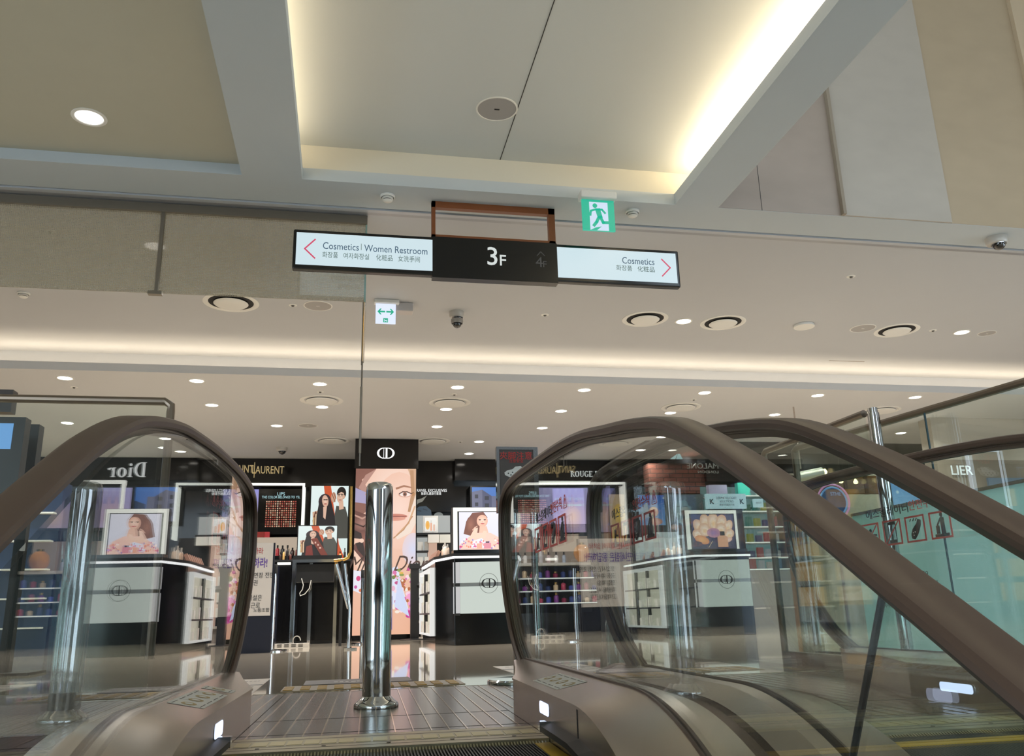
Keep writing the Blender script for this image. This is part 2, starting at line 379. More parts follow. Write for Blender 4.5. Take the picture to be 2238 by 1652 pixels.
def side(par, xs, d, rail, vend, vfront=3.38, og=.175, twist=0):
    """one balustrade; xs = skirt plane, d = +1 when outwards is +x; vend = end of the base at the glass"""
    P = catmull(rail)
    xg = xs + d * og; xs0 = xs; xs = xg - d * .175
    # --- base: skirt + inner deck + outer deck swept along the path
    vs = [vend, vend - .05]
    t = vfront
    secs = []
    for v, ui, zc in ((vend + .05, .19, .13), (vend, .13, .152), ((vend + vfront) / 2, .075, .142), (vfront + .12, .03, .13), (vfront, .0, .125)): secs.append((v, ui, zc, 0))
    v = 3.2
    for v in [3.1, 2.8, 2.5, 2.38] + [2.38 - .05 * k for k in range(1, 16)] + [1.4, .8, 0, -1.2]: secs.append((v, 0, .125, zoff(v)))
    def sweep(prof, m, name, thick=None):
        b = MB(); n = None; V = []; F = []
        for (v, ui, zc, zo) in secs:
            pr = prof(v, ui, zc); n = len(pr)
            for (u, z) in pr: V.append((xs + d * u, v, z + zo))
        for i in range(len(secs) - 1):
            for k in range(n): F.append((i * n + k, i * n + (k + 1) % n, (i + 1) * n + (k + 1) % n, (i + 1) * n + k))
        F.append(list(range(n))[::-1]); F.append([(len(secs) - 1) * n + k for k in range(n)])
        b.add(V, F, m); return b.build(name, parent=par, smooth=True, angle=12)
    sk = sweep(lambda v, ui, zc: [(ui, -.012 if v > 2.5 else -.34), (ui, zc), (ui + .008, zc), (ui + .008, -.012 if v > 2.5 else -.34)], steel, 'skirt_panel')
    dk_ = sweep(lambda v, ui, zc: [(ui - .004, zc - .004), (ui - .004, zc + .003), (max(.165, ui + .005), .162), (max(.165, ui + .005), .14)], steel, 'inner_deck')
    od = sweep(lambda v, ui, zc: [(max(.188, ui + .006), .14), (max(.188, ui + .006), .162), (.21 + .02, .16), (.305, .135), (.305, -.012 if v > 2.5 else -.34), (.295, -.012 if v > 2.5 else -.34), (.295, .12)], steel, 'outer_deck')
    # black gasket under the glass
    ga = sweep(lambda v, ui, zc: [(.163, .10), (.163, .167), (.169, .167), (.169, .10)], rubber, 'glass_gasket')
    # --- glass panel
    gp = [(p.x, p.y) for p in P if p.y > .05 or p.x < 2.3]
    pts = []
    for i, p in enumerate(P):
        tn = (P[min(i + 1, len(P) - 1)] - P[max(i - 1, 0)]).normalized(); nr = Vector((tn.y, -tn.x))
        pts.append(p - nr * .045)
    low = [(v, .15 + zoff(v)) for v in [-1.2, 0, .8, 1.4] + [1.6 + .08 * k for k in range(10)] + [2.4, 2.8, 3.2]]
    pts = [p for p in pts if p.y > .14 or p.x < 3.0]
    poly = [(p.x, p.y) for p in pts] + low
    g = MB(); g.prism(poly, 'x', xg - .006, xg + .006, glass); gl = g.build('glass_panel', parent=par)
    if twist: gl.matrix_local = Matrix.Translation((xg + .012, 3.6, 0)) @ Matrix.Rotation(-math.radians(twist), 4, 'Z') @ Matrix.Translation((-xg, -3.6, 0))
    # --- handrail and its guide
    def loop(prof, m, name):
        V = []; F = []; n = len(prof)
        for i, p in enumerate(P):
            tn = (P[min(i + 1, len(P) - 1)] - P[max(i - 1, 0)]).normalized(); nr = Vector((tn.y, -tn.x))
            for (u, w) in prof: q = p + nr * w; V.append((xg + d * u, q.x, q.y))
        for i in range(len(P) - 1):
            for k in range(n): F.append((i * n + k, i * n + (k + 1) % n, (i + 1) * n + (k + 1) % n, (i + 1) * n + k))
        F.append(list(range(n))[::-1]); F.append([(len(P) - 1) * n + k for k in range(n)])
        b = MB(); b.add(V, F, m); return b.build(name, parent=par, smooth=True, angle=30)
    loop([(-.040, -.014), (-.036, -.004), (-.026, 0), (.026, 0), (.036, -.004), (.040, -.014), (.038, -.026), (.028, -.031), (.022, -.028), (-.022, -.028), (-.028, -.031), (-.038, -.026)], rubber, 'handrail')
    loop([(-.020, -.029), (.020, -.029), (.020, -.037), (.013, -.037), (.013, -.050), (.008, -.050), (.008, -.030), (-.008, -.030), (-.008, -.050), (-.013, -.050), (-.013, -.037), (-.020, -.037)], steel_d, 'handrail_guide')
    return xg
XS = {'L': -.37, 'R1': .60, 'R2': 1.265, 'R3': 2.265}
xgL = side(E_A, XS['L'], -1, RAIL0, 3.95, twist=-1.0)
xg1 = side(E_A, XS['R1'], 1, RAIL1, 4.12)
xg2 = side(E_B, XS['R2'], -1, RAIL2, 3.45)
xg3 = side(E_B, XS['R3'], 1, RAIL1, 4.12)
# skirt lamps
def lamp(par, xs, d, px, py, w, hgt):
    p = atxl(px, py, xs); b = MB(); r = min(w, hgt) * .35; n = 5; poly = []
    for cx_, cy_, a0 in ((w / 2 - r, hgt / 2 - r, 0), (-w / 2 + r, hgt / 2 - r, 90), (-w / 2 + r, -hgt / 2 + r, 180), (w / 2 - r, -hgt / 2 + r, 270)):
        for k in range(n): a = math.radians(a0 + 90 * k / (n - 1)); poly.append((p.y + cx_ + r * math.cos(a), p.z + cy_ + r * math.sin(a)))
    b.prism(poly, 'x', xs - d * .003, xs + d * .002, emis('skirt_lamp_lens', '#cfdcff', 1.7)); o = b.build('skirt_lamp', parent=par); o['label'] = 'glowing white rounded lamp lens'
    f = MB(); q = [((y - p.y) * 1.12 + p.y, (z - p.z) * 1.12 + p.z) for y, z in poly]; f.prism(q, 'x', xs - d * .0015, xs + d * .002, chrome); fo = f.build('lamp_bezel', parent=o)
lamp(E_A, XS['L'], -1, 477, 1594, .13, .040); lamp(E_A, XS['R1'], 1, 1190, 1548, .14, .036)
lamp(E_B, XS['R3'], 1, 2090, 1503, .19, .034)
# brushes along the skirts
def brush(par, xs, d, v0):
    b = MB(); V = []; F = []; n = 4; vs = [v0 - .12 * k for k in range(24)]
    for v in vs:
        z = zoff(v) + .035
        for u, w in ((0, -.016), (-.035, -.012), (-.035, .004), (0, .012)): V.append((xs + d * u, v, z + w))
    for i in range(len(vs) - 1):
        for k in range(n): F.append((i * n + k, i * n + (k + 1) % n, (i + 1) * n + (k + 1) % n, (i + 1) * n + k))
    F += [[3, 2, 1, 0], [(len(vs) - 1) * n + k for k in range(n)]]
    b.add(V, F, mblack); b.build('skirt_brush', parent=par)
    c = MB(); c.box((xs - d * .036, v0 - .002, .02), (xs, v0 + .03, .05), chrome); c.build('brush_cap', parent=par)
brush(E_A, XS['R1'], 1, 2.68); brush(E_A, XS['L'], -1, 2.68); brush(E_B, XS['R3'], 1, 2.75); brush(E_B, XS['R2'], -1, 2.75)
# notice strips on the inner decks (four little pictograms each)
paper = mat('aged_sticker', '#d9d6d0', .5); ochre = mat('sticker_ochre', '#a8905c', .5); redp = mat('sticker_red', '#a8413c', .5)
def deck_notice(par, xs, d, v0, v1, n):
    # lies on the sloping inner deck
    s = (.162 - .128) / .165
    def pt(u, v, e=.0008): return (xs + d * u, v, .1285 + u * s + e)
    b = MB(); b.add([pt(.03, v0), pt(.03, v1), pt(.13, v1), pt(.13, v0)], [(0, 1, 2, 3)], paper)
    w = (v1 - v0) / n
    for k in range(n):
        a = v0 + w * (k + .12); c = a + w * .76
        for (u0, u1, va, vb, m) in ((.04, .043, a, c, mblack), (.117, .12, a, c, mblack)): b.add([pt(u0, va, .0012), pt(u0, vb, .0012), pt(u1, vb, .0012), pt(u1, va, .0012)], [(0, 1, 2, 3)], m)
        V = [pt(.08 + .022 * math.cos(t), (a + c) / 2 + w * .3 * math.sin(t), .0014) for t in [i * math.pi / 5 for i in range(10)]]
        b.add(V, [list(range(10))], ochre); V = [pt(.08 + .012 * math.cos(t), (a + c) / 2 + w * .16 * math.sin(t), .0018) for t in [i * math.pi / 5 for i in range(10)]]
        b.add(V, [list(range(10))], paper)
    o = b.build('warning_sticker', parent=par); o['label'] = 'pale sticker with small yellow pictograms'
deck_notice(E_A, XS['R1'], 1, 2.72, 3.12, 4); deck_notice(E_A, XS['L'], -1, 2.60, 3.02, 4); deck_notice(E_B, XS['R3'], 1, 2.55, 3.05, 4)
deck_notice(E_A, XS['L'], -1, 3.10, 3.20, 1)
b = MB(); b.box((XS['R1'] - .0015, 2.33, .0), (XS['R1'], 2.335, .118), mblack); b.build('panel_joint', parent=E_A)
ja = atxl(1941, 1290, xg1); jb = atxl(1862, 1665, xg1); b = MB(); b.tube([(xg1, ja.y, ja.z + .02), (xg1, jb.y, jb.z)], .0055, mblack, 8); o = b.build('glass_joint', parent=E_A); o['label'] = 'thin black joint between two glass panes'
# landing plates, comb, steps
def landing(par, x0, x1, vf, vc):
    plate = bpy.data.materials.get('ribbed_plate') or mat('ribbed_plate', '#85827d', .22, .85, bump=(25, .1, (1, 8, 1)))
    b = MB(); b.box((x0, vc + .12, -.03), (x1, vf, -.0015), plate); b.build('landing_plate', parent=par)
    rb = MB(); x = x0 + .03
    rib = mat('plate_rib', '#d6cdb9', .2, 1)
    while x < x1 - .02:
        rb.box((x - .0022, vc + .30, -.002), (x + .0022, vf - .01, .0008), rib); x += .060
    for v in (vc + .38, vc + .80): rb.box((x0, v - .002, -.002), (x1, v + .002, -.0008), mblack)
    rb.build('rib_pattern', parent=par)
    cb = MB(); cm = mat('comb_aluminium', '#b0a98f', .35, .9)
    cb.box((x0, vc, -.028), (x1, vc + .30, .0), cm)
    for v in (vc + .05, vc + .10, vc + .24): cb.box((x0, v, -.001), (x1, v + .004, .0006), steel_d)
    x = x0 + .02
    while x < x1 - .01: cb.box((x, vc + .12, -.001), (x + .045, vc + .20, .0012), mat('comb_pad', '#c9bf96', .4, .6)); x += .052
    for k in range(5): cb.lathe([(0, .002), (.006, .0015), (.007, 0)], steel_d, 10, c=(x0 + (x1 - x0) * (k + .5) / 5, vc + .07, .0005))
    co = cb.build('comb_plate', parent=par)
    tb = MB(); x = x0 + .01
    while x < x1 - .008: tb.prism([(vc, -.006), (vc - .035, -.020), (vc, -.024)], 'x', x, x + .0045, cm); x += .0095
    tb.build('comb_teeth', parent=co)
yellow = mat('yellow_edge', '#c9a21c', .5); tread = mat('step_tread', '#3f4244', .4, .6)
def steps(par, x0, x1, vc, first=.398, n=9):
    for k in range(n):
        v1 = vc - .005 - (first + .002 + .4 * (k - 1) if k else 0); v0 = v1 - (.398 if k else first)
        z = -.012 + zoff((v0 + v1) / 2 + .0, 1.9, .9) if k > 0 else -.012
        t = MB(); t.box((x0 + .004, v0, z - .03), (x1 - .004, v1, z - .010), tread)
        t.box((x0 + .004, v1 - .02, z - .30), (x1 - .004, v1, z - .03), tread)
        x = x0 + .012
        while x < x1 - .012: t.box((x, v0 + .002, z - .010), (x + .004, v1 - .002, z), tread); x += .0095 if k < 3 else .019
        st = t.build('step', parent=par)
        yb = MB(); yb.box((x0 + .004, v0, z - .009), (x0 + .05, v1, z + .0012), yellow); yb.box((x1 - .05, v0, z - .009), (x1 - .004, v1, z + .0012), yellow)
        yb.box((x0 + .05, v1 - .045, z - .009), (x1 - .05, v1 - .006, z + .0012) if k else (x1 - .05, v1 - .1, z - .002), yellow) if k else yb.box((x0 + .05, v0 + .0, z - .009), (x1 - .05, v0 + .03, z + .0012), yellow)
        o = yb.build('step_marking', parent=st); o['label'] = 'yellow safety edging'
landing(E_A, XS['L'] + .002, XS['R1'] - .002, 4.78, 2.71); steps(E_A, XS['L'], XS['R1'], 2.70)
landing(E_B, XS['R2'] + .002, XS['R3'] - .002, 4.78, 2.46); steps(E_B, XS['R2'], XS['R3'], 2.45, .113)
# plates beyond the decks, beside both landings
for par_, a_, c_ in ((E_A, (-.80, 3.36), (XS['L'] - .002, 4.78)), (E_A, (XS['R1'] + .002, 3.0), (XS['R2'] - .002, 4.78)), (E_B, (XS['R3'] + .002, 2.4), (2.78, 4.78))):
    b = MB(); b.box((a_[0], a_[1], -.03), (c_[0], c_[1], -.002), MATS['ribbed_plate']); x = a_[0] + .03
    while x < c_[0] - .01: b.box((x - .002, max(a_[1], 3.6), -.002), (x + .002, 4.77, .0006), MATS['plate_rib']); x += .06
    b.build('filler_plate', parent=par_)
# stickers on the glass: Korean heading and four red framed pictograms
red = mat('notice_red', '#c8504c', .5); ink = mat('notice_ink', '#2b2d30', .5)
def notice(par, x, va, vb, ztop, zbot, flip, body=True):
    """stuck on the glass plane x, running from v=va to v=vb"""
    n = 4; w = (vb - va) / n; g = .10 * abs(w)
    b = MB()
    e = .0012
    for k in range(n):
        a0 = va + w * k + (g if w > 0 else -g); a1 = va + w * (k + 1) - (g if w > 0 else -g)
        lo, hi = min(a0, a1), max(a0, a1); t = .008
        for (y0, y1, z0, z1) in ((lo, hi, ztop - t, ztop), (lo, hi, zbot, zbot + t), (lo, lo + t, zbot + t, ztop - t), (hi - t, hi, zbot + t, ztop - t)):
            b.box((x - e, y0, z0), (x + e, y1, z1), red)
        c = (lo + hi) / 2; hgt = ztop - zbot; W = hi - lo
        def bar(p, q, t=.005, m=ink):
            d = Vector((q[0] - p[0], q[1] - p[1])).normalized() * 1.0; n = Vector((-d.y, d.x)) * t / 2
            b.prism([(p[0] + n.x, p[1] + n.y), (p[0] - n.x, p[1] - n.y), (q[0] - n.x, q[1] - n.y), (q[0] + n.x, q[1] + n.y)], 'x', x - e, x + e, m)
        sg_ = -1 if not flip else 1      # +1: reading direction is +v
        L_ = lambda u: c + sg_ * (u - .5) * W; Z_ = lambda w: zbot + w * hgt
        def head(u, w, r=.009): b.prism([(L_(u) + r * math.cos(j * math.pi / 5), Z_(w) + r * math.sin(j * math.pi / 5)) for j in range(10)], 'x', x - e, x + e, ink)
        if k == 3:     # person standing behind a trolley
            head(.58, .86); bar((L_(.60), Z_(.76)), (L_(.60), Z_(.42)), .024); bar((L_(.55), Z_(.42)), (L_(.55), Z_(.14)), .009); bar((L_(.66), Z_(.42)), (L_(.66), Z_(.14)), .009)
            bar((L_(.52), Z_(.72)), (L_(.34), Z_(.48)), .007); bar((L_(.36), Z_(.48)), (L_(.36), Z_(.18)), .022); bar((L_(.2), Z_(.12)), (L_(.85), Z_(.12)), .012)
        elif k == 2:   # clog
            b.prism([(L_(u_), Z_(w_)) for u_, w_ in ((.28, .14), (.42, .10), (.62, .30), (.80, .62), (.82, .80), (.68, .86), (.60, .70), (.36, .50), (.26, .30))], 'x', x - e, x + e, ink)
            for u_, w_ in ((.40, .26), (.48, .38), (.38, .36)): b.prism([(L_(u_) + .003 * math.cos(j), Z_(w_) + .003 * math.sin(j)) for j in range(6)], 'x', x - e * 1.3, x + e * 1.3, paper)
            for u_ in (.26, .42, .56): bar((L_(u_), Z_(.80)), (L_(u_ + .07), Z_(.90)), .003)
        elif k == 1:   # telephone, crossed out
            bar((L_(.3), Z_(.14)), (L_(.7), Z_(.14)), .014); bar((L_(.3), Z_(.86)), (L_(.7), Z_(.86)), .014); bar((L_(.3), Z_(.16)), (L_(.3), Z_(.84)), .003); bar((L_(.7), Z_(.16)), (L_(.7), Z_(.84)), .003)
            bar((L_(.08), Z_(.06)), (L_(.92), Z_(.94)), .0045, red)
        else:          # person leaning out, crossed out
            head(.50, .70); bar((L_(.52), Z_(.62)), (L_(.46), Z_(.36)), .018); bar((L_(.50), Z_(.54)), (L_(.84), Z_(.50)), .008); bar((L_(.42), Z_(.36)), (L_(.36), Z_(.12)), .009); bar((L_(.50), Z_(.36)), (L_(.62), Z_(.12)), .009)
            bar((L_(.08), Z_(.06)), (L_(.92), Z_(.94)), .0045, red)
    o = b.build('safety_pictograms', parent=par); o['label'] = 'red framed pictogram stickers'
    ux = (0, -1, 0) if not flip else (0, 1, 0)
    mid = (va + vb) / 2; L = abs(vb - va)
    t1 = text('에스컬레이터', .050, ink, o, (x, mid + (.16 * L if not flip else -.16 * L), ztop + .038), ux, (0, 0, 1), sx=1.25, depth=.0008)
    t2 = text('안전수칙 ⚠', .050, red, o, (x, mid - (.30 * L if not flip else -.30 * L), ztop + .042), ux, (0, 0, 1), sx=1.15, depth=.0008)
    if body:
        for i, s in enumerate(('· 탑승 후에는 손잡이를 꼭 잡으세요', '· 탑승 시 노약자와 어린이는 보호자 동반', '· 고무재질의 신발(구두)을 주의하세요', '· 하차 시 신발끈이 낌(끼임)에 주의')):
            text(s, .026, ink, o, (x, mid + (.36 * L if not flip else -.36 * L), zbot - .14 - .042 * i), ux, (0, 0, 1), align='LEFT', depth=.0006)
notice(E_A, xg1 - .008, 3.72, 3.08, .725, .62, False, False)
notice(E_B, xg2 - .008, 3.60, 2.98, .725, .62, False, False)
notice(E_B, xg3 - .008, 3.86, 3.17, .74, .625, False, True)
notice(E_A, xgL - .008, 4.0, 3.40, .78, .65, False, False)

# ================================================================ BOLLARD at the landing
p = atz(822, 1545, 0)
post = thing('bollard', 'mirror polished steel post with flanged foot on the ribbed landing plate', 'bollard', (p.x, p.y, 0))
b = MB(); r = .0605
b.lathe([(r, .0), (r, .915), (r * .97, .935), (r * .86, .948), (r * .6, .954), (0, .956)], chrome, 64); b.build('post', parent=post, smooth=True, angle=50)
b = MB(); b.lathe([(r, .045), (r + .008, .036), (r + .018, .026), (r + .028, .020), (r + .034, .010), (r + .034, 0)], chrome, 48); b.build('base_flange', parent=post, smooth=True)
#@@CEIL
# ================================================================ CEILING FITTINGS
def ringed_vent(px, py, z, r, label, group, wide=True):
    p = atz(px, py, z); t = thing('ceiling_vent', label, 'vent', (p.x, p.y, z), 0, group)
    b = MB(); b.lathe([(r, 0), (r, -.004), (r * .93, -.008), (r * .84, -.006), (r * .80, .0)], white, 40); b.build('outer_ring', parent=t, smooth=True)
    if wide:
        b = MB(); b.lathe([(r * .82, -.001), (r * .55, -.0015), (0, -.0015)], darkvoid, 40); b.build('opening', parent=t)
        b = MB(); b.lathe([(r * .60, -.012), (r * .62, -.016), (r * .56, -.030), (r * .3, -.036), (0, -.038)], white, 40); b.build('diffuser_disc', parent=t, smooth=True)
    else:
        b = MB(); b.lathe([(r * .72, -.012), (r * .70, -.020), (r * .3, -.026), (0, -.027)], white, 40); b.build('diffuser_disc', parent=t, smooth=True)
VG = 'round air diffusers in the upper ceiling'
ringed_vent(505, 661, ZU, .29, 'round white ceiling diffuser just under the edge of the meshed glass screen', VG)
ringed_vent(1410, 697, ZU, .27, 'round white diffuser with dark gap, below the right end of the hanging floor sign', VG)
ringed_vent(1580, 705, ZU, .27, 'round white diffuser with dark gap between a small lit downlight and a flat white disc', VG)
ringed_vent(1960, 722, ZU, .27, 'round white diffuser beside the grey speaker at the far right of the upper ceiling', VG)
VL = 'round air diffusers in the lower ceiling'
for px, py, lb in ((703, 875, 'shallow round diffuser in the lower ceiling between two downlights left of the pull rod'), (983, 880, 'shallow round diffuser in the lower ceiling above the monogram column'),
                   (1488, 890, 'shallow round diffuser in the lower ceiling right above the peak of the front handrail'), (1925, 897, 'shallow round diffuser in the lower ceiling beside the steel barrier post'),
                   (726, 963, 'shallow round diffuser just left of the top of the monogram column'), (946, 964, 'shallow round diffuser just right of the top of the monogram column'), (1345, 969, 'shallow round diffuser seen through the loop of the front handrail')):
    ringed_vent(px, py, ZL, .30, lb, VL, False)
def flat_speaker(px, py, z, r, label):
    p = atz(px, py, z); t = thing('ceiling_speaker', label, 'speaker', (p.x, p.y, z), 0, 'flush ceiling speakers')
    b = MB(); b.lathe([(r, 0), (r, -.004), (r * .93, -.006), (r * .92, -.003)], white, 40); b.build('rim', parent=t, smooth=True)
    b = MB(); b.lathe([(r * .93, -.003), (0, -.004)], grey_speaker, 40); b.build('grille', parent=t)
    b = MB(); b.box((-r * .12, -.006, -.007), (r * .12, .006, -.003), darkvoid if z > ZU + .1 else white); b.build('badge', parent=t)
flat_speaker(1086, 238, ZU + .30, .155, 'large grey grilled speaker in the coffer beside the ceiling seam')
flat_speaker(695, 668, ZU, .155, 'grey flush speaker beside the lower right corner of the meshed glass screen')
flat_speaker(1886, 717, ZU, .155, 'grey flush speaker left of the rightmost white diffuser')
flat_speaker(2157, 728, ZU, .11, 'small dark grey speaker at the right end of the upper ceiling')
flat_speaker(673, 930, ZL, .15, 'grey speaker disc in the lower ceiling near the dome camera')
# downlights
def downlight(px, py, z, r, label, group, big=False):
    p = atz(px, py, z); t = thing('downlight', label, 'ceiling light', (p.x, p.y, z), 0, group)
    b = MB(); b.lathe([(r * 1.22, 0), (r * 1.22, -.003), (r * 1.0, -.006), (r * .98, -.001)], white, 28); b.build('trim_ring', parent=t, smooth=True)
    b = MB(); b.lathe([(r, -.002), (0, -.003)], lens, 28); o = b.build('lamp_lens', parent=t); o['label'] = 'glowing white lens'
    disk((p.x, p.y, z - .012), r, 30)
rows = [('front', [(142, 826), (430, 832), (699, 839), (1000, 846), (1277, 852), (1540, 858), (1787, 864), (2000, 868)]),
        ('second', [(463, 885), (704, 889), (975, 894), (1226, 898), (1465, 902), (1693, 906)]),
        ('third', [(147, 924), (605, 930), (955, 932), (1185, 935), (1969, 946)]),
        ('fourth', [(319, 946), (1047, 965), (1640, 969)]), ('fifth', [(357, 978), (1025, 991), (1411, 986), (1505, 994)])]
for rn, pts in rows:
    for i, (px, py) in enumerate(pts):
        downlight(px, py, ZL - .001, .085, f'small round lit downlight, {ORD[i]} from the left in the {rn} row of the lower ceiling', 'downlights in the lower ceiling')
downlight(1494, 702, ZU, .085, 'lit downlight between two white diffusers of the upper ceiling', 'downlights in the upper ceiling')
downlight(2102, 726, ZU, .085, 'lit downlight beside the small dark speaker at the right of the upper ceiling', 'downlights in the upper ceiling')
p = atz(195, 256, ZU + .09); t = thing('downlight', 'large round white downlight in the beige recess, upper left', 'ceiling light', tuple(p), 0)
b = MB(); b.lathe([(.115, 0), (.115, -.004), (.094, -.007), (.090, -.002)], white, 36); b.build('trim_ring', parent=t, smooth=True)
b = MB(); b.lathe([(.090, -.002), (.05, -.003), (0, -.003)], emis('big_lens', '#fff8ee', 2.0), 36); b.build('lamp_lens', parent=t)
# sprinklers, detectors, disc
def sprinkler(px, py, z, label):
    p = atz(px, py, z); t = thing('sprinkler', label, 'sprinkler', (p.x, p.y, z), 0, 'fire sprinklers')
    b = MB(); b.lathe([(.045, 0), (.043, -.004), (.022, -.006), (.020, -.001)], white, 20); b.build('cover_ring', parent=t, smooth=True)
    b = MB(); b.lathe([(.016, 0), (.012, -.012), (.015, -.016), (0, -.018)], steel_d, 12); b.build('head', parent=t, smooth=True)
for px, py, lb in ((110, 505, 'tiny sprinkler seen through the left pane of the meshed screen'), (640, 667, 'tiny sprinkler left of the grey speaker below the meshed screen'), (1191, 688, 'tiny sprinkler right of the double dome camera'),
                   (1860, 604, 'tiny sprinkler alone near the front of the upper ceiling at the right'), (2039, 722, 'tiny dark sprinkler between the right diffuser and lit downlight')): sprinkler(px, py, ZU, lb)
for px, py, lb in ((162, 846, 'tiny sprinkler below the first downlight of the lower ceiling'), (700, 856, 'tiny sprinkler above the diffuser left of the pull rod'), (993, 862, 'tiny sprinkler above the diffuser over the monogram column'), (1516, 873, 'tiny sprinkler above the diffuser over the front handrail'), (1006, 965, 'tiny sprinkler right of the monogram column top')): sprinkler(px, py, ZL, lb)
def detector(px, py, label):
    p = atz(px, py, ZU); t = thing('smoke_detector', label, 'smoke detector', (p.x, p.y, ZU), 0, 'white smoke detectors')
    b = MB(); b.lathe([(.060, 0), (.060, -.012), (.052, -.020)], white, 28); b.build('base', parent=t, smooth=True)
    b = MB(); b.lathe([(.044, -.018), (.046, -.030), (.036, -.036), (.036, -.041), (.042, -.043), (.030, -.052), (0, -.054)], white, 28); b.build('sensor_head', parent=t, smooth=True)
    b = MB(); b.lathe([(.0375, -.036), (.0375, -.041)], darkvoid, 24); b.build('vent_slot', parent=t)
detector(847, 428, 'white smoke detector on the beam left of the brown sign frame'); detector(1382, 462, 'white smoke detector right of the green exit sign'); detector(52, 640, 'white smoke detector below the meshed screen at the left edge')
p = atz(1757, 710, ZU); b = MB(); b.lathe([(.118, -.0), (.118, -.018), (.125, -.020), (.122, -.030), (0, -.032)], white, 36, c=tuple(p)); b.lathe([(.116, -.001), (.116, -.017)], darkvoid, 36, c=tuple(p))
tag(b.build('ceiling_cover', smooth=True), 'flat white round cover with dark shadow gap between speaker and diffuser', 'ceiling cover')
a = atz(1812, 788, ZU - .001); c = atz(1888, 791, ZU - .001); b = MB(); b.box((a.x, a.y - .01, ZU - .002), (c.x, a.y + .01, ZU - .0001), mat('hatch_grey', '#8f857a', .7)); tag(b.build('access_slot'), 'thin grey slot line in the upper ceiling before the lit cove', 'slot')
# cameras
smoked = mat('smoked_dome', '#15120f', .06, coat=1)
def dome(px, py, z, r, label, double=False, name='security_camera'):
    p = atz(px, py, z); t = thing(name, label, 'camera', (p.x, p.y, z), 0)
    b = MB(); b.lathe([(r, 0), (r, -.01), (r * .98, -.05), (r * .86, -.065), (r * .55, -.068)], mat('camera_shell', '#b9b4ac', .4), 36); b.build('housing', parent=t, smooth=True)
    b = MB(); prof = [(r * .62, -.062)] + [(r * .62 * math.cos(a), -.066 - r * .62 * math.sin(a)) for a in [i * math.pi / 12 for i in range(1, 6)]] + [(0, -.066 - r * .62)]
    b.lathe(prof, smoked, 30, c=(.01, -.01, 0)); b.build('dome', parent=t, smooth=True)
    b = MB(); b.lathe([(r * .70, -.060), (r * .70, -.072), (r * .6, -.072)], chrome, 30, c=(.01, -.01, 0)); b.build('dome_ring', parent=t, smooth=True)
    if double:
        b = MB(); b.lathe([(r * .72, -.15), (r * .82, -.13), (r * .80, -.10), (r * .6, -.09)], mat('camera_shell2', '#8f8a84', .3), 30, c=(0, -.03, 0)); b.build('lower_housing', parent=t, smooth=True)
        b = MB(); prof = [(r * .58, -.150)] + [(r * .58 * math.cos(a), -.152 - r * .58 * math.sin(a)) for a in [i * math.pi / 12 for i in range(1, 6)]] + [(0, -.152 - r * .58)]
        b.lathe(prof, smoked, 30, c=(0, -.03, 0)); b.build('lower_dome', parent=t, smooth=True)
dome(2176, 520, ZU, .095, 'white dome camera with smoked glass on the near ceiling, far right')
dome(998, 682, ZU, .085, 'double dome security camera hanging from the upper ceiling left of centre', True)
dome(616, 978, ZL, .10, 'white dome camera over the black shop front with the gold name')
# emergency direction sign (arrows) with battery box
p = atz(845, 657, ZU); t = thing('exit_direction_sign', 'small white lit sign with green double arrow under the upper ceiling', 'sign', (p.x, p.y, ZU))
k = p.y / F_PX
b = MB(); b.box((-.135, -.05, -.040), (.135, .05, 0), white); b.build('ceiling_mount', parent=t, bevel=.008)
b = MB(); b.box((-.115, -.008, -.265), (.098, .008, -.040), emis('sign_white_glow', '#dfe9ff', 1.05)); pl = b.build('light_panel', parent=t)
grn = emis('sign_green', '#12b48a', .9)
b = MB(); y = -.0095; zc = -.13
for sgn in (-1, 1):
    c0 = -.008 + sgn * .006
    b.prism([(c0, zc + .009), (c0 + sgn * .055, zc + .009), (c0 + sgn * .038, zc + .034), (c0 + sgn * .052, zc + .034), (c0 + sgn * .082, zc), (c0 + sgn * .052, zc - .034), (c0 + sgn * .038, zc - .034), (c0 + sgn * .055, zc - .009), (c0, zc - .009)], 'y', y, y + .001, grn)
b.box((-.033, y, -.252), (.017, y + .001, -.205), grn); b.build('arrow_symbol', parent=pl)
b = MB(); b.box((-.022, y - .001, -.246), (-.016, y, -.214), MATS['sign_white_glow']); b.box((.002, y - .001, -.250), (.008, y, -.222), MATS['sign_white_glow']); b.box((-.014, y - .001, -.236), (.0, y, -.228), MATS['sign_white_glow']); b.build('running_man_symbol', parent=pl)
q = atz(885, 672, ZU); b = MB(); b.box((.10, .02, -.10), (.29, .16, 0), mat('battery_box_paint', '#b9b3b0', .5)); tag(b.build('battery_box', parent=t, bevel=.01))
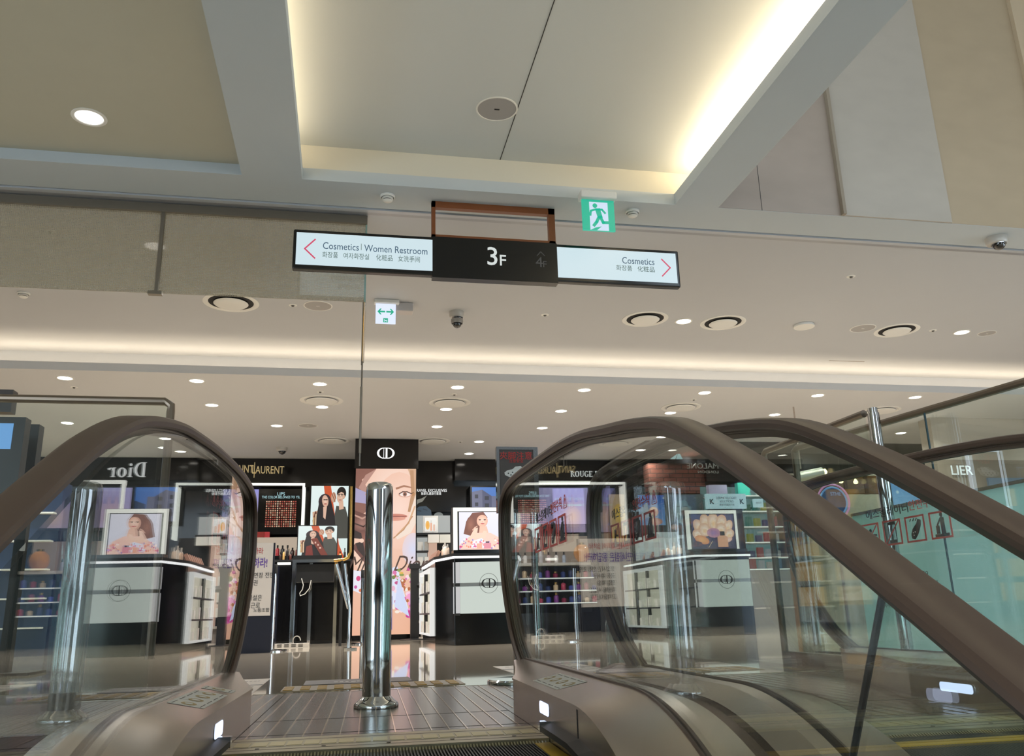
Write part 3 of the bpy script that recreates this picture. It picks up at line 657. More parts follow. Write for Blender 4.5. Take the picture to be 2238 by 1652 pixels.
# ================================================================ HANGING FLOOR SIGN
YS = 6.25
def S(px, py): return aty(px, py, YS)
A = S(642, 500); B = S(1482, 548); zt = (A.z + B.z) / 2; zb = (S(640, 588).z + S(1486, 626).z) / 2
x0, x1 = A.x, B.x; xm0 = S(945, 560).x; xm1 = S(1218, 575).x
sg = thing('hanging_sign', 'long black hanging sign with two lit ends and 3F in its middle', 'sign', ((x0 + x1) / 2, YS, zb))
def L(x, z, y=0): return (x - (x0 + x1) / 2, y, z - zb)
b = MB(); b.box(L(x0, zb, 0), L(x1, zt, .07), mat('sign_black', '#08090a', .25)); b.build('sign_body', parent=sg, bevel=.012)
b = MB(); b.box(L(xm0, zb - .02, -.008), L(xm1, zt + .0, .075), MATS['sign_black']); b.build('centre_panel', parent=sg)
sw = emis('sign_face', '#cfe3ea', .98)
b = MB(); b.box(L(x0 + .025, zb + .035, -.006), L(xm0, zt - .03, 0), sw); lf_ = b.build('left_light_panel', parent=sg)
b = MB(); b.box(L(xm1, zb + .035, -.006), L(x1 - .03, zt - .03, 0), sw); rf_ = b.build('right_light_panel', parent=sg)
b = MB(); b.box(L(x0 + .025, zb + .035, .07), L(xm0, zt - .03, .076), sw); bk_ = b.build('rear_light_panel', parent=sg)
b = MB(); b.box(L(xm1, zb + .035, .07), L(x1 - .03, zt - .03, .076), sw); b.build('rear_light_panel', parent=sg)
gy2 = emis('rear_text', '#4a5a60', .4); cxr, czr = ((x0 + xm0) / 2 - (x0 + x1) / 2), (zt - zb) / 2
text('Fashion Accessory', .085, gy2, bk_, (cxr, .0775, czr + .04), (-1, 0, 0), (0, 0, 1), depth=.0006, sx=.85); text('패션잡화    时尚配饰', .055, gy2, bk_, (cxr, .0775, czr - .05), (-1, 0, 0), (0, 0, 1), depth=.0006, sx=.85)
nav = emis('sign_text_navy', '#3b5f7c', .7); pink = emis('sign_arrow_pink', '#d9476a', .9); gry = emis('sign_text_grey', '#5f7f78', .6)
def ST(px, py): v = S(px, py); return L(v.x, v.z, -.0075)
text('Cosmetics', .083, nav, lf_, ST(705, 538), align='LEFT', sx=.80, depth=.0006)
b = MB(); a = ST(789, 541); b.box((a[0], -.008, a[2] - .025), (a[0] + .004, -.007, a[2] + .03), gry); b.build('divider', parent=lf_)
text('Women Restroom', .083, nav, lf_, ST(796, 543.5), align='LEFT', sx=.79, depth=.0006)
text('화장품   여자화장실    化粧品   女洗手间', .056, gry, lf_, ST(704, 558), align='LEFT', sx=.80, depth=.0006)
text('Cosmetics', .085, nav, rf_, ST(1430, 574), align='RIGHT', sx=.80, depth=.0006); text('화장품   化粧品', .055, gry, rf_, ST(1431, 591), align='RIGHT', sx=.95, depth=.0006)
def chevron(pts, m, par, w=.010):
    b = MB(); P = [ST(*q) for q in pts]
    for a, c in zip(P, P[1:]):
        d = Vector((c[0] - a[0], 0, c[2] - a[2])); n = Vector((-d.z, 0, d.x)).normalized() * w / 2; e = d.normalized() * w * .3
        q = [Vector(a) - e + n, Vector(a) - e - n, Vector(c) + e - n, Vector(c) + e + n]
        b.prism([(v.x, v.z) for v in q], 'y', -.0085, -.0065, m)
    b.build('arrow', parent=par)
chevron([(689, 524), (666, 544), (688, 565)], pink, lf_, .011); chevron([(1445, 567), (1464, 586), (1447, 604)], pink, rf_, .011)
lit = emis('sign_3f', '#e4ebe8', .85); dimm = emis('sign_4f', '#6d6e6e', .22)
v = S(1076, 563); text('3', .225, lit, sg, L(v.x, v.z, -.0095), depth=.0008, sx=1.0, bold=.001); v = S(1098, 571); text('F', .135, lit, sg, L(v.x, v.z, -.0095), depth=.0008, bold=.001)
v = S(1178, 575); text('4', .13, dimm, sg, L(v.x, v.z, -.0095), depth=.0008); v = S(1190, 579); text('F', .08, dimm, sg, L(v.x, v.z, -.0095), depth=.0008)
b = MB(); P = [L(S(*q).x, S(*q).z) for q in ((1173, 560), (1181, 551), (1190, 560))]
for a, c in zip(P, P[1:]):
    d = Vector((c[0] - a[0], 0, c[2] - a[2])); n = Vector((-d.z, 0, d.x)).normalized() * .003
    b.prism([(a[0] + n.x, a[2] + n.z), (a[0] - n.x, a[2] - n.z), (c[0] - n.x, c[2] - n.z), (c[0] + n.x, c[2] + n.z)], 'y', -.0095, -.008, dimm)
b.build('up_chevron', parent=sg)
wood = mat('brown_frame', '#7b4522', .4, noise=(20, .08, (1, 1, 8)))
b = MB(); fx0, fx1 = S(944, 480).x, S(1214, 490).x; w = .055
b.box(L(fx0, zt - .02, .015), L(fx0 + w * .55, ZU + .0, .065), wood); b.box(L(fx1 - w, zt - .02, .015), L(fx1, ZU, .065), wood)
b.box(L(fx0, ZU - w, .015), L(fx1, ZU, .065), wood); b.box(L(fx0, zt - .02, .015), L(fx1, zt + .03, .065), wood)
o = b.build('hanging_frame', parent=sg); o['label'] = 'open rectangular brown frame'
# green exit sign
p = aty(1306, 445, 5.95); ex = thing('exit_sign', 'green running man exit sign fixed to the near ceiling over the hanging sign', 'sign', (p.x, p.y, ZU))
w = .135; b = MB(); b.box((-.15, -.055, -.065), (.15, .055, 0), white); b.build('ceiling_mount', parent=ex, bevel=.01)
g2 = emis('exit_green', '#1fbf9c', .88); wg = emis('exit_white', '#cfe0f5', .98)
b = MB(); b.box((-w, -.010, -.335), (w, .010, -.065), g2); pn = b.build('light_panel', parent=ex)
b = MB(); b.box((-.075, -.0115, -.335), (.080, -.010, -.085), wg); b.build('doorway_symbol', parent=pn)
b = MB(); y0_, y1_ = -.013, -.0115
def lim(pts, wd):
    for a, c in zip(pts, pts[1:]):
        d = Vector((c[0] - a[0], 0, c[1] - a[1])); n = Vector((-d.z, 0, d.x)).normalized() * wd / 2; e = d.normalized() * wd * .3
        b.prism([(a[0] - e.x + n.x, a[1] - e.z + n.z), (a[0] - e.x - n.x, a[1] - e.z - n.z), (c[0] + e.x - n.x, c[1] + e.z - n.z), (c[0] + e.x + n.x, c[1] + e.z + n.z)], 'y', y0_, y1_, g2)
b.prism([(-.028 + .020 * math.cos(i * math.pi / 8), -.118 + .020 * math.sin(i * math.pi / 8)) for i in range(16)], 'y', y0_, y1_, g2)
lim([(-.070, -.205), (-.064, -.165), (-.020, -.150), (.030, -.150), (.055, -.180)], .017); lim([(-.005, -.155), (.010, -.215)], .042)
lim([(.012, -.215), (.035, -.265), (.085, -.262)], .026); lim([(.0, -.220), (-.020, -.262), (-.045, -.295)], .026)
b.build('running_man_symbol', parent=pn)
b = MB(); b.prism([(-.075, -.335), (-.02, -.335), (.02, -.300), (-.03, -.312)], 'y', -.0135, -.0115, g2); b.build('floor_symbol', parent=pn)
# ================================================================ MESHED SMOKE SCREEN (hanging glass)
YC = 6.615
def mesh_glass():
    m = bpy.data.materials.new('wired_glass'); m.use_nodes = True; nt = m.node_tree; nt.nodes.clear()
    out = nt.nodes.new('ShaderNodeOutputMaterial'); mx = nt.nodes.new('ShaderNodeMixShader'); mx2 = nt.nodes.new('ShaderNodeMixShader')
    t = nt.nodes.new('ShaderNodeBsdfTransparent'); t.inputs[0].default_value = (.94, .94, .90, 1); g = nt.nodes.new('ShaderNodeBsdfGlossy'); g.inputs['Roughness'].default_value = .02
    d = nt.nodes.new('ShaderNodeBsdfDiffuse'); d.inputs[0].default_value = (*lin('#b5aa95'), 1)
    tc = nt.nodes.new('ShaderNodeTexCoord'); br = nt.nodes.new('ShaderNodeTexBrick'); br.offset = 0
    mp = nt.nodes.new('ShaderNodeMapping'); mp.inputs['Rotation'].default_value = (math.radians(90), 0, 0)
    nt.links.new(tc.outputs['Object'], mp.inputs[0]); nt.links.new(mp.outputs[0], br.inputs['Vector'])
    br.inputs['Scale'].default_value = 1; br.inputs['Brick Width'].default_value = .013; br.inputs['Row Height'].default_value = .013; br.inputs['Mortar Size'].default_value = .0018; br.inputs['Mortar Smooth'].default_value = .3
    mr = nt.nodes.new('ShaderNodeMapRange'); mr.inputs[3].default_value = .22; mr.inputs[4].default_value = .6; nt.links.new(br.outputs['Fac'], mr.inputs[0])
    nt.links.new(mr.outputs[0], mx.inputs[0]); nt.links.new(t.outputs[0], mx.inputs[1]); nt.links.new(d.outputs[0], mx.inputs[2])
    mx2.inputs[0].default_value = .09; nt.links.new(mx.outputs[0], mx2.inputs[1]); nt.links.new(g.outputs[0], mx2.inputs[2]); nt.links.new(mx2.outputs[0], out.inputs[0]); return m
wire = mesh_glass(); frame_m = mat('screen_frame', '#7d7569', .4, .6)
rp = aty(803, 480, YC).x; zbm = aty(350, 641, YC).z; xm_ = aty(350, 550, YC).x
scn = thing('smoke_screen', 'meshed glass smoke screen with dark top rail hanging left of the sign', 'glass screen', (rp, YC, ZU))
b = MB(); b.box((-9, -.03, -.085), (.0, .03, -.012), frame_m); b.build('top_rail', parent=scn)
for xa_, xb_ in ((-9, xm_ - rp - .012), (xm_ - rp + .012, -.012)):
    b = MB(); b.box((xa_, -.004, zbm - ZU), (xb_, .004, -.08), wire); b.build('glass_pane', parent=scn)
b = MB(); b.box((xm_ - rp - .014, -.02, zbm - ZU), (xm_ - rp + .014, .02, -.08), frame_m); b.box((xm_ - rp - .06, -.025, zbm - ZU - .015), (xm_ - rp + .045, .025, zbm - ZU + .012), frame_m); b.build('mullion', parent=scn)
b = MB(); b.box((-.014, -.01, zbm - ZU), (0, .01, -.08), mat('glass_edge', '#7f9a90', .2)); b.build('glass_edge', parent=scn)
b = MB(); z1_, z2_ = aty(787, 798, YC).z - ZU, aty(779, 990, YC).z - ZU
b.tube([(-.02, 0, zbm - ZU), (-.022, 0, z1_)], .004, steel_d, 8); b.tube([(.0, .0, zbm - ZU), (-.006, 0, z1_ + .02)], .004, steel, 8); b.tube([(-.012, 0, zbm - ZU + .02), (-.016, .0, z1_)], .003, brass, 8)
b.build('pull_cables', parent=scn)
b = MB(); b.tube([(-.016, 0, z1_ + .03), (-.018, 0, z2_ - .1)], .0065, steel_d, 8); b.tube([(-.018, 0, z1_ - .18), (-.018, 0, z2_)], .010, frame_m, 8); b.build('pull_rod', parent=scn)
# reflection-like second sign behind the screen: back side of a wayfinding sign further in (mirrored writing)
a = aty(656, 588, YC + .5); c = aty(795, 652, YC + .5)
#@@STORE
# ================================================================ GLASS BARRIERS
rail_m = mat('barrier_rail', '#86796b', .32, .75)
def barrier(label, P, z1, post_at, seams=(), mg=None, rr=.022, vert=None, zb=0.0):
    P = [Vector((x, y, 0)) for x, y in P]; t = thing('glass_barrier', label, 'barrier', tuple(P[0]))
    o = P[0]
    b = MB(); pts = [(p.x - o.x, p.y - o.y, z1) for p in P]
    if vert: pts = [(0, 0, z1 - vert), (0, 0, z1 - .05), (0, 0, z1 - .02)] + [((P[1] - P[0]).normalized().x * .03, (P[1] - P[0]).normalized().y * .03, z1)] + pts[1:]
    b.tube(pts, rr, rail_m, 10); b.build('top_rail', parent=t, smooth=True)
    for A, B in zip(P, P[1:]):
        d = (B - A); n = Vector((-d.y, d.x, 0)).normalized() * .006; q = [A - o + n, A - o - n, B - o - n, B - o + n]
        b = MB(); b.prism([(v.x, v.y) for v in q], 'z', .08 + zb, z1 - .01, mg or glass_t); b.build('glass_pane', parent=t)
        b = MB(); n2 = n * 3.5; q = [A - o + n2, A - o - n2, B - o - n2, B - o + n2]; b.prism([(v.x, v.y) for v in q], 'z', 0, .08, steel_d); b.build('base_channel', parent=t)
    for f in seams:
        A, B = P[0], P[-1]; c = A.lerp(B, f) - o; b = MB(); b.box((c.x - .004, c.y - .004, .08), (c.x + .004, c.y + .004, z1 - .02), mat('seam_blue', '#2f4f5a', .3)); b.build('pane_joint', parent=t)
    return t
bA = barrier('glass barrier with flat metal top rail beside the neighbouring escalator, ending in a steel post', [(2.861, 5.383), (2.877, 4.201)], 1.41, 1, vert=1.41)
b = MB(); b.tube([(2.90 - 2.861, 4.15 - 5.383, .0), (2.90 - 2.861, 4.15 - 5.383, 1.40)], .032, chrome, 20); b.tube([(2.90 - 2.861, 4.15 - 5.383, 1.395), (2.90 - 2.861, 4.15 - 5.383, 1.43)], .026, chrome, 20); b.build('end_post', parent=bA, smooth=True)
barrier('long glass barrier with metal top rail running to the right edge of the picture', [(3.02, 5.25), (3.294, 3.48), (3.37, 2.45)], 1.41, 0, seams=(.42,), vert=1.3)
barrier('glass barrier with rounded rail corner standing at the left beyond the near handrail', [(-.86, 4.24), (-8, 4.24)], 1.41, 0, vert=1.2, rr=.02)
# pale teal screen wall beside the escalator
teal = mat('pale_teal_film', '#bfe6e2', .25)
nt_ = teal.node_tree; tr_ = nt_.nodes.new('ShaderNodeBsdfTranslucent'); tr_.inputs[0].default_value = (*lin('#c4ece8'), 1); mx_ = nt_.nodes.new('ShaderNodeMixShader'); mx_.inputs[0].default_value = .6
nt_.links.new(nt_.nodes['Principled BSDF'].outputs[0], mx_.inputs[1]); nt_.links.new(tr_.outputs[0], mx_.inputs[2]); nt_.links.new(mx_.outputs[0], nt_.nodes['Material Output'].inputs[0])
tw = thing('screen_wall', 'pale teal frosted wall panels behind the barriers beside the neighbouring escalator', 'partition', (3.62, 3.2, 0))
for i, (y0, y1) in enumerate(((-3.2, -1.2), (-1.19, .55), (.56, 2.4))):
    b = MB(); b.add([(0, y0, 0), (0, y1, 0), (0, y1, .98), (0, y0, .98)], [(0, 1, 2, 3)], teal); b.build('panel', parent=tw)
b = MB(); b.box((-.01, -3.2, .98), (.02, 2.4, 1.0), steel); b.build('cap', parent=tw); b = MB(); b.box((-.01, -3.2, 0), (.02, 2.4, .02), steel); b.build('bottom_channel', parent=tw)
# ================================================================ BACK WALL SHOPS
YW = 16.3
def W(px, py, y=YW): return aty(px, py, y)
def unit(name, label, x0, x1, z0, z1, y0=YW, y1=16.88, m=None):
    b = MB(); b.box((x0, y0, z0), (x1, y1, z1), m or black); o = b.build(name); return tag(o, label, 'shop wall unit')
def wallbox(par, name, x0, x1, z0, z1, y0, y1, m):
    b = MB(); b.box((x0, y0, z0), (x1, y1, z1), m); return b.build(name, parent=par)
xd0 = W(905, 1000).x; xL = -6.3
ys = thing('storefront', 'black shop front with gold lettering and a white lit frame left of the tall column', 'shop front', (0, YW, 0))
wallbox(ys, 'fascia', xL, W(778, 1000).x, 2.76, ZL - .002, 0, .5, black)
wallbox(ys, 'back_panel', xL, W(778, 1000).x, 0, 2.76, .3, .5, black)
gold = mat('gold_letter', '#e0cfa4', .25, .8, emit='#d0b880', es=.35)
text('SAINT', .205, gold, ys, (W(533, 1026).x, -.02, W(533, 1026).z), sx=.62, depth=.01); text('LAURENT', .205, gold, ys, (W(586, 1028).x, -.02, W(586, 1028).z), sx=.66, depth=.01)
b = MB(); q = W(575, 1028); b.box((W(556, 1020).x, -.03, q.z - .14), (W(557.5, 1020).x, -.01, q.z + .15), gold); b.build('tall_letter_bar', parent=ys)
def led_frame(par, xa, xb, za, zb, y=.0, w=.045, dp=.30):
    b = MB(); b.box((xa, y - .03, zb - w), (xb, y + dp, zb), led_w); b.box((xb - w, y - .03, za), (xb, y + dp, zb - w), led_w); b.box((xa, y - .03, za), (xa + w, y + dp, zb - w), led_w)
    o = b.build('lit_frame', parent=par); o['label'] = 'glowing white light frame'; return o
f0 = W(385, 1056); f1 = W(667, 1056); fz = W(667, 1176).z
led_frame(ys, f0.x, f1.x, fz, f1.z)
a = W(566, 1068, 16.35); c = W(660, 1167, 16.35)
lp = wallbox(ys, 'lipstick_display', a.x, c.x, c.z, a.z, .04, .1, black)
cy = emis('cyan_text', '#bfeff5', .8)
text('LIPS', .085, cy, lp, (W(614, 1079).x, .035, W(614, 1079).z), depth=.002); text('THE COLOR BELONGS TO YSL', .065, cy, lp, (W(614, 1086).x, .035, W(614, 1086).z), depth=.002, sx=.78)
it = []
for i in range(14):
    for j in range(12):
        base = random.choice(['#c9785c', '#b85540', '#d99a7c', '#a03c34', '#e0b494', '#c0604e']) if i not in (5, 11) else '#e8cdb0'
        u, v = (i + .18) / 14, (j + .2) / 12; it.append(('rect', u, v, u + .55 / 14, v + .62 / 12, base)); it.append(('rect', u + .55 / 14, v, u + .68 / 14, v + .62 / 12, '#8a3a2e'))
g0 = W(578, 1153, 16.35); g1 = W(649, 1094, 16.35)
art('swatch_grid', it, (g0.x, .036, g0.z), (g1.x - g0.x, 0, 0), (0, 0, g1.z - g0.z), attr_mat('swatch_light', .75), lp, step=.0)
a = W(490, 1070, 16.38); c = W(561, 1172, 16.38)
lv = art('lavender_screen_or_reflection', [('rect', 0, 0, 1, 1, '#b9a6c8', '#8f8fd0'), ('ell', .4, .3, .3, .3, '#e6c4b8', '#b9a6c8'), ('rect', .1, .60, .9, .63, '#a9d4e8')], (a.x, .03, c.z), (c.x - a.x, 0, 0), (0, 0, a.z - c.z), art_e, ys)
text('HIGH-TECH TOOL', .07, cy, lv, ((a.x + c.x) / 2, .02, (a.z + c.z) / 2 + .22), depth=.001); text('EVEN APPLICATION', .07, cy, lv, ((a.x + c.x) / 2, .02, (a.z + c.z) / 2 + .1), depth=.001)
# pictures of two people (generic, drawn) for both screens
def two_people(v0=0.0, sash=False):
    k = 1 - v0
    def Y_(v): return v0 + v * k
    I = [('rect', 0, 0, 1, 1, '#d8e8e4', '#e2f0ee'), ('poly', [(.33, 1), (.52, 1), (.78, .2), (.95, 0), (.6, 0)], '#c9552f'),
         ('poly', [(.05, Y_(.5)), (.28, Y_(.55)), (.33, Y_(.30)), (.1, Y_(.1))], '#cfa58a'),
         ('ell', .37, Y_(.70), .17, .15 * k, '#33232a', None), ('poly', [(.22, Y_(.7)), (.54, Y_(.7)), (.66, Y_(.38)), (.70, Y_(0)), (.10, Y_(0)), (.16, Y_(.42))], '#201b1f'),
         ('ell', .38, Y_(.71), .085, .115 * k, '#e8c8b4', '#d2a68f', .12), ('poly', [(.33, Y_(.60)), (.43, Y_(.60)), (.40, Y_(.36)), (.34, Y_(.40))], '#dcb49e'),
         ('line', [(.345, Y_(.735)), (.375, Y_(.735))], .012, '#3b2520'), ('line', [(.40, Y_(.735)), (.43, Y_(.735))], .012, '#3b2520'), ('line', [(.37, Y_(.655)), (.405, Y_(.655))], .014, '#a8423c'),
         ('poly', [(.68, Y_(.62)), (.92, Y_(.60)), (1.0, Y_(.40)), (1.0, Y_(0)), (.70, Y_(0)), (.64, Y_(.45))], '#4a4a44'),
         ('ell', .81, Y_(.86), .125, .125 * k, '#1d1716'), ('poly', [(.74, Y_(.72)), (.86, Y_(.72)), (.88, Y_(.56)), (.76, Y_(.54))], '#d9b098'),
         ('ell', .785, Y_(.80), .092, .125 * k, '#e8c8b2', '#cfa58c', -.15), ('poly', [(.69, Y_(.88)), (.74, Y_(.95)), (.86, Y_(.95)), (.90, Y_(.84)), (.86, Y_(.87)), (.80, Y_(.885)), (.74, Y_(.86)), (.71, Y_(.84))], '#1d1716'), ('ell', .885, Y_(.79), .02, .035 * k, '#d2a68c'),
         ('line', [(.725, Y_(.835)), (.765, Y_(.84))], .012, '#2a1d1a'), ('line', [(.80, Y_(.84)), (.845, Y_(.835))], .012, '#2a1d1a'), ('ell', .745, Y_(.81), .014, .010 * k, '#33231f'), ('ell', .825, Y_(.81), .014, .010 * k, '#33231f'), ('line', [(.78, Y_(.80)), (.77, Y_(.765))], .008, '#b98d76'), ('line', [(.755, Y_(.73)), (.80, Y_(.73))], .012, '#b0605a'),
         ('ell', .60, Y_(.78), .07, .10 * k, '#d8ac90', '#c0917a'), ('line', [(.56, Y_(.84)), (.64, Y_(.70))], .012, '#8a5d48'), ('line', [(.60, Y_(.87)), (.66, Y_(.76))], .012, '#8a5d48'),
         ('poly', [(.06, Y_(.34)), (.12, Y_(.52)), (.16, Y_(.50)), (.17, Y_(.1)), (.10, Y_(.1))], '#6b3c2c'), ('rect', .07, Y_(.10), .11, Y_(.40), '#c9a070'), ('rect', .13, Y_(.10), .16, Y_(.46), '#e0c3a0')]
    if sash: I += [('poly', [(.33, .55), (.48, .60), (.78, 0), (.60, 0)], '#7a3426'), ('poly', [(.22, .30), (.36, .36), (.40, 0), (.20, 0)], '#7a2a22'),
                   ('rect', .43, .40, .47, .46, '#d8b0a0'), ('rect', .50, .32, .54, .38, '#d8b0a0'), ('rect', .55, .22, .60, .28, '#d8b0a0')]
    return I
a = W(681, 1062, 15.6); c = W(758, 1222, 15.6)
ps = thing('portrait_screen', 'tall lit portrait screen with two people in black clothes left of the column', 'screen', (a.x, 15.6, c.z))
wallbox(ps, 'screen_body', -.04, c.x - a.x + .05, -c.z, a.z - c.z + .05, .0, .12, black)
art('screen_picture', two_people(.28), (0, -.004, 0), (c.x - a.x, 0, 0), (0, 0, a.z - c.z), art_e, ps)
# ledge with testers
a = W(500, 1173, 15.9); c = W(650, 1215, 15.9)
lg = thing('display_ledge', 'beige back-lit ledge with testers under the lipstick panel', 'shelf', (a.x, 15.9, 0))
wallbox(lg, 'back_light', .0, c.x - a.x, c.z, a.z, .2, .3, emis('warm_back', '#cbb9a4', .75)); wallbox(lg, 'counter_body', -.5, W(680, 1215, 15.9).x - a.x, 0, c.z, -.1, .4, black)
tester_cols = ['#3a2420', '#7a2a24', '#d9c9a0', '#b03a44', '#1c1a1c', '#cbb9a8']
def product(x, y, z, w, h, col, label, cat='bottle', capc=None, group=None, box=False, metal=0, es=0):
    m = emis('prod_e' + col, col, es) if es else mat('prod' + col + str(metal), col, .25, metal)
    b = MB(); d = w * .6
    if box: b.box((-w / 2, -d / 2, 0), (w / 2, d / 2, h), m); o = b.build('box'); nm = 'product_box'
    else:
        b.lathe([(0, 0), (w / 2, 0), (w / 2, h * .62), (w * .36, h * .68), (w * .2, h * .72), (w * .2, h * .75), (0, h * .75)], m, 12); o = b.build('bottle', smooth=True, angle=50)
    o.location = (x, y, z); tag(o, label, cat, group)
    if not box:
        b = MB(); b.lathe([(w * .22, h * .75), (w * .22, h), (0, h)], mat('cap' + (capc or '#1a1a1a'), capc or '#1a1a1a', .2), 10); b.build('cap', parent=o, smooth=True, angle=50)
    return o
for i in range(9):
    p = W(572 + i * 11, 1214, 15.75); product(p.x, 15.85, c.z + .001, .07, .12 + .08 * random.random(), tester_cols[i % 6], f'small {"dark red brown cream pink black tan".split()[i % 6]} tester bottle, {ORD[i]} from the left on the beige ledge', 'bottle', group='testers on the beige ledge')
for i, (px, w_, cl, nm) in enumerate(((568, .16, '#a33a34', 'red'), (582, .12, '#d84a50', 'bright red'))):
    p = W(px, 1171, 15.9); product(p.x - .02, 16.12, a.z + .001, w_, .10, cl, f'{nm} lipstick box on top of the beige ledge beside the handrail', 'box', box=True)
# ---------------------------------------------------------------- tall column with monogram and perfume poster
XC0, XC1, YP = .127, 1.158, 14.35
col = thing('monogram_column', 'tall black column with lit white monogram above a woman face perfume poster', 'advertising column', (XC0, YP, 0))
wallbox(col, 'column_body', 0, XC1 - XC0, 0, ZL - .002, 0, .9, black)
wallbox(col, 'header', -.02, XC1 - XC0 + .02, aty(845, 1024, YP).z, ZL - .003, -.03, 0, black)
def monogram(par, cx, cy, cz, h, m, y=-.001, th=.01):
    # two letters back to back, the first mirrored: C-like bowl + D bowl around a shared stem
    b = MB(); n = 18; w = h * .62
    def bowl(s):
        o_ = []; i_ = []
        for k in range(n + 1):
            a = math.pi / 2 - math.pi * k / n
            o_.append((cx + s * (h * .18 + w * math.cos(a)), cz + h / 2 * math.sin(a))); i_.append((cx + s * (h * .18 + w * .70 * math.cos(a)), cz + h / 2 * .90 * math.sin(a)))
        for k in range(n): b.prism([o_[k], o_[k + 1], i_[k + 1], i_[k]], 'y', cy - th, cy, m)
        b.box((cx + s * h * .02, cy - th, cz + h * .45), (cx + s * h * .2, cy, cz + h * .5), m); b.box((cx + s * h * .02, cy - th, cz - h * .5), (cx + s * h * .2, cy, cz - h * .45), m)
    bowl(-1); bowl(1); b.box((cx - h * .01, cy - th, cz - h * .5), (cx + h * .14, cy, cz + h * .5), m); b.box((cx - h * .20, cy - th, cz - h * .46), (cx - h * .17, cy, cz + h * .46), m)
    return b.build('monogram', parent=par)
q = aty(843, 991, YP); monogram(col, q.x - XC0, -.032, q.z, .185, emis('mono_white', '#ffffff', 1.6))
pz0, pz1 = aty(835, 1387, YP).z, aty(835, 1025, YP).z
skin, skl, skd = '#ecc0a6', '#f6d8c6', '#d99f84'
I = [('rect', 0, 0, 1, 1, '#e9b294', '#f0cdbd'), ('ell', .62, .86, .55, .30, '#f8dccd', '#efc3ac'), ('ell', .72, .74, .40, .24, '#f7d6c6', '#f0c4ae'),
     ('poly', [(0, 1), (.34, 1), (.10, .93), (.20, .82), (.22, .74), (.05, .70), (0, .62)], '#8a5c50'), ('poly', [(.34, 1), (.16, .96), (.05, .88), (.28, .80), (.16, .90)], '#b98d80'),
     ('poly', [(0, .88), (.24, .84), (.20, .78), (0, .79)], '#a9a0c4'), ('poly', [(0, .74), (.28, .70), (.30, .55), (.26, .46), (.2, .40), (0, .50)], '#6b4038'),
     ('ell', .12, .66, .16, .05, '#a5776a', '#6b4038', .3), ('ell', .14, .56, .14, .06, '#96604f', '#6b4038', -.3),
     ('line', [(0, .71), (.12, .69), (.24, .71)], .010, '#c09484'), ('line', [(0, .66), (.14, .64), (.26, .67)], .008, '#3b201c'), ('poly', [(0, .62), (.11, .60), (.20, .44), (.06, .50), (0, .56)], '#2a1715'),
     ('poly', [(.86, 1), (1, 1), (1, .72), (.93, .78), (.96, .9)], '#cfa583'), ('line', [(.93, .98), (.95, .84), (.90, .74)], .022, '#b98a62'), ('poly', [(1, .84), (.93, .76), (.86, .66), (.66, .58), (.70, .56), (.92, .60), (1, .66)], '#f0dccc'),
     ('line', [(.98, .76), (.88, .66), (.70, .59)], .010, '#d6a77e'), ('line', [(.94, .70), (.80, .62), (.64, .57)], .007, '#c08d66'),
     ('poly', [(.0, .57), (.12, .565), (.13, .55), (.02, .54), (0, .53)], '#edc4ac'), ('ell', .12, .555, .035, .013, '#f2cdb8'), ('poly', [(0, .50), (.36, .34), (.30, .30), (0, .42)], '#f1cbb4'),
     ('ell', .96, .50, .18, .10, '#d3d6ee', '#e4cfd2'),
     # eye, brow, lips, nose
     ('poly', [(.66, .880), (.80, .897), (.93, .885), (.93, .877), (.80, .885), (.67, .868)], '#a87358'), ('ell', .82, .838, .115, .019, '#c28a78', '#e0ab94'), ('ell', .82, .838, .09, .013, '#f4e4dc'), ('ell', .815, .839, .034, .0135, '#7a4a38', '#a56a54'), ('ell', .815, .839, .014, .0055, '#1d1210'),
     ('line', [(.725, .842), (.78, .855), (.85, .855), (.925, .842)], .006, '#4a2a22'), ('line', [(.93, .843), (.955, .850)], .004, '#4a2a22'),
     ('ell', .22, .838, .06, .012, '#7a5146', '#c9967f'), ('ell', .52, .75, .05, .02, '#e2a88e', '#efc6b1'), ('ell', .66, .702, .20, .016, '#bf6a58', '#d18a76'), ('ell', .66, .688, .17, .014, '#d98a76', '#dfa08b'), ('line', [(.50, .698), (.84, .702)], .004, '#8a4238'),
     # floral sleeve and white collar
     ('poly', [(0, .38), (.30, .36), (.26, .22), (0, .26)], '#e6e6f2'), ('ell', .08, .33, .035, .015, '#d0407a'), ('ell', .17, .29, .03, .012, '#e8b23c'), ('ell', .04, .28, .025, .01, '#c95aa0'), ('ell', .22, .34, .03, .012, '#5a8a5a'), ('ell', .12, .26, .03, .010, '#d87040'),
     ('poly', [(.55, .38), (.70, .40), (.92, .10), (.60, .18)], '#dfe3f4')]
for i in range(70):
    u = .60 + .40 * random.random(); v = .12 + .26 * random.random()
    if u + (v - .12) * .3 < .66: continue
    I.append(('ell', u, v, .015 + .03 * random.random(), .006 + .010 * random.random(), random.choice(['#e8b0c8', '#d86fa8', '#f2e6d8', '#e0b24c', '#8a9a50', '#c04a88', '#6f7f40', '#b4663c', '#f4d8e0'])))
for i in range(26):
    I.append(('ell', .88 + .12 * random.random(), .10 + .16 * random.random(), .05, .014, random.choice(['#e060b0', '#f2a0cc', '#c83c90', '#f6d0e0'])))
I += [('poly', [(.72, .34), (.76, .30), (.90, .10), (.66, .16)], '#cdd6f2'), ('rect', .30, .03, .62, .22, '#eaa8c8', '#f4d4e2'), ('rect', .34, .06, .58, .12, '#e888b8', '#f0b0cc'), ('rect', .40, .22, .52, .27, '#dcdce6'), ('line', [(.30, .03), (.30, .22), (.62, .22), (.62, .03), (.30, .03)], .005, '#7a6aa0')]
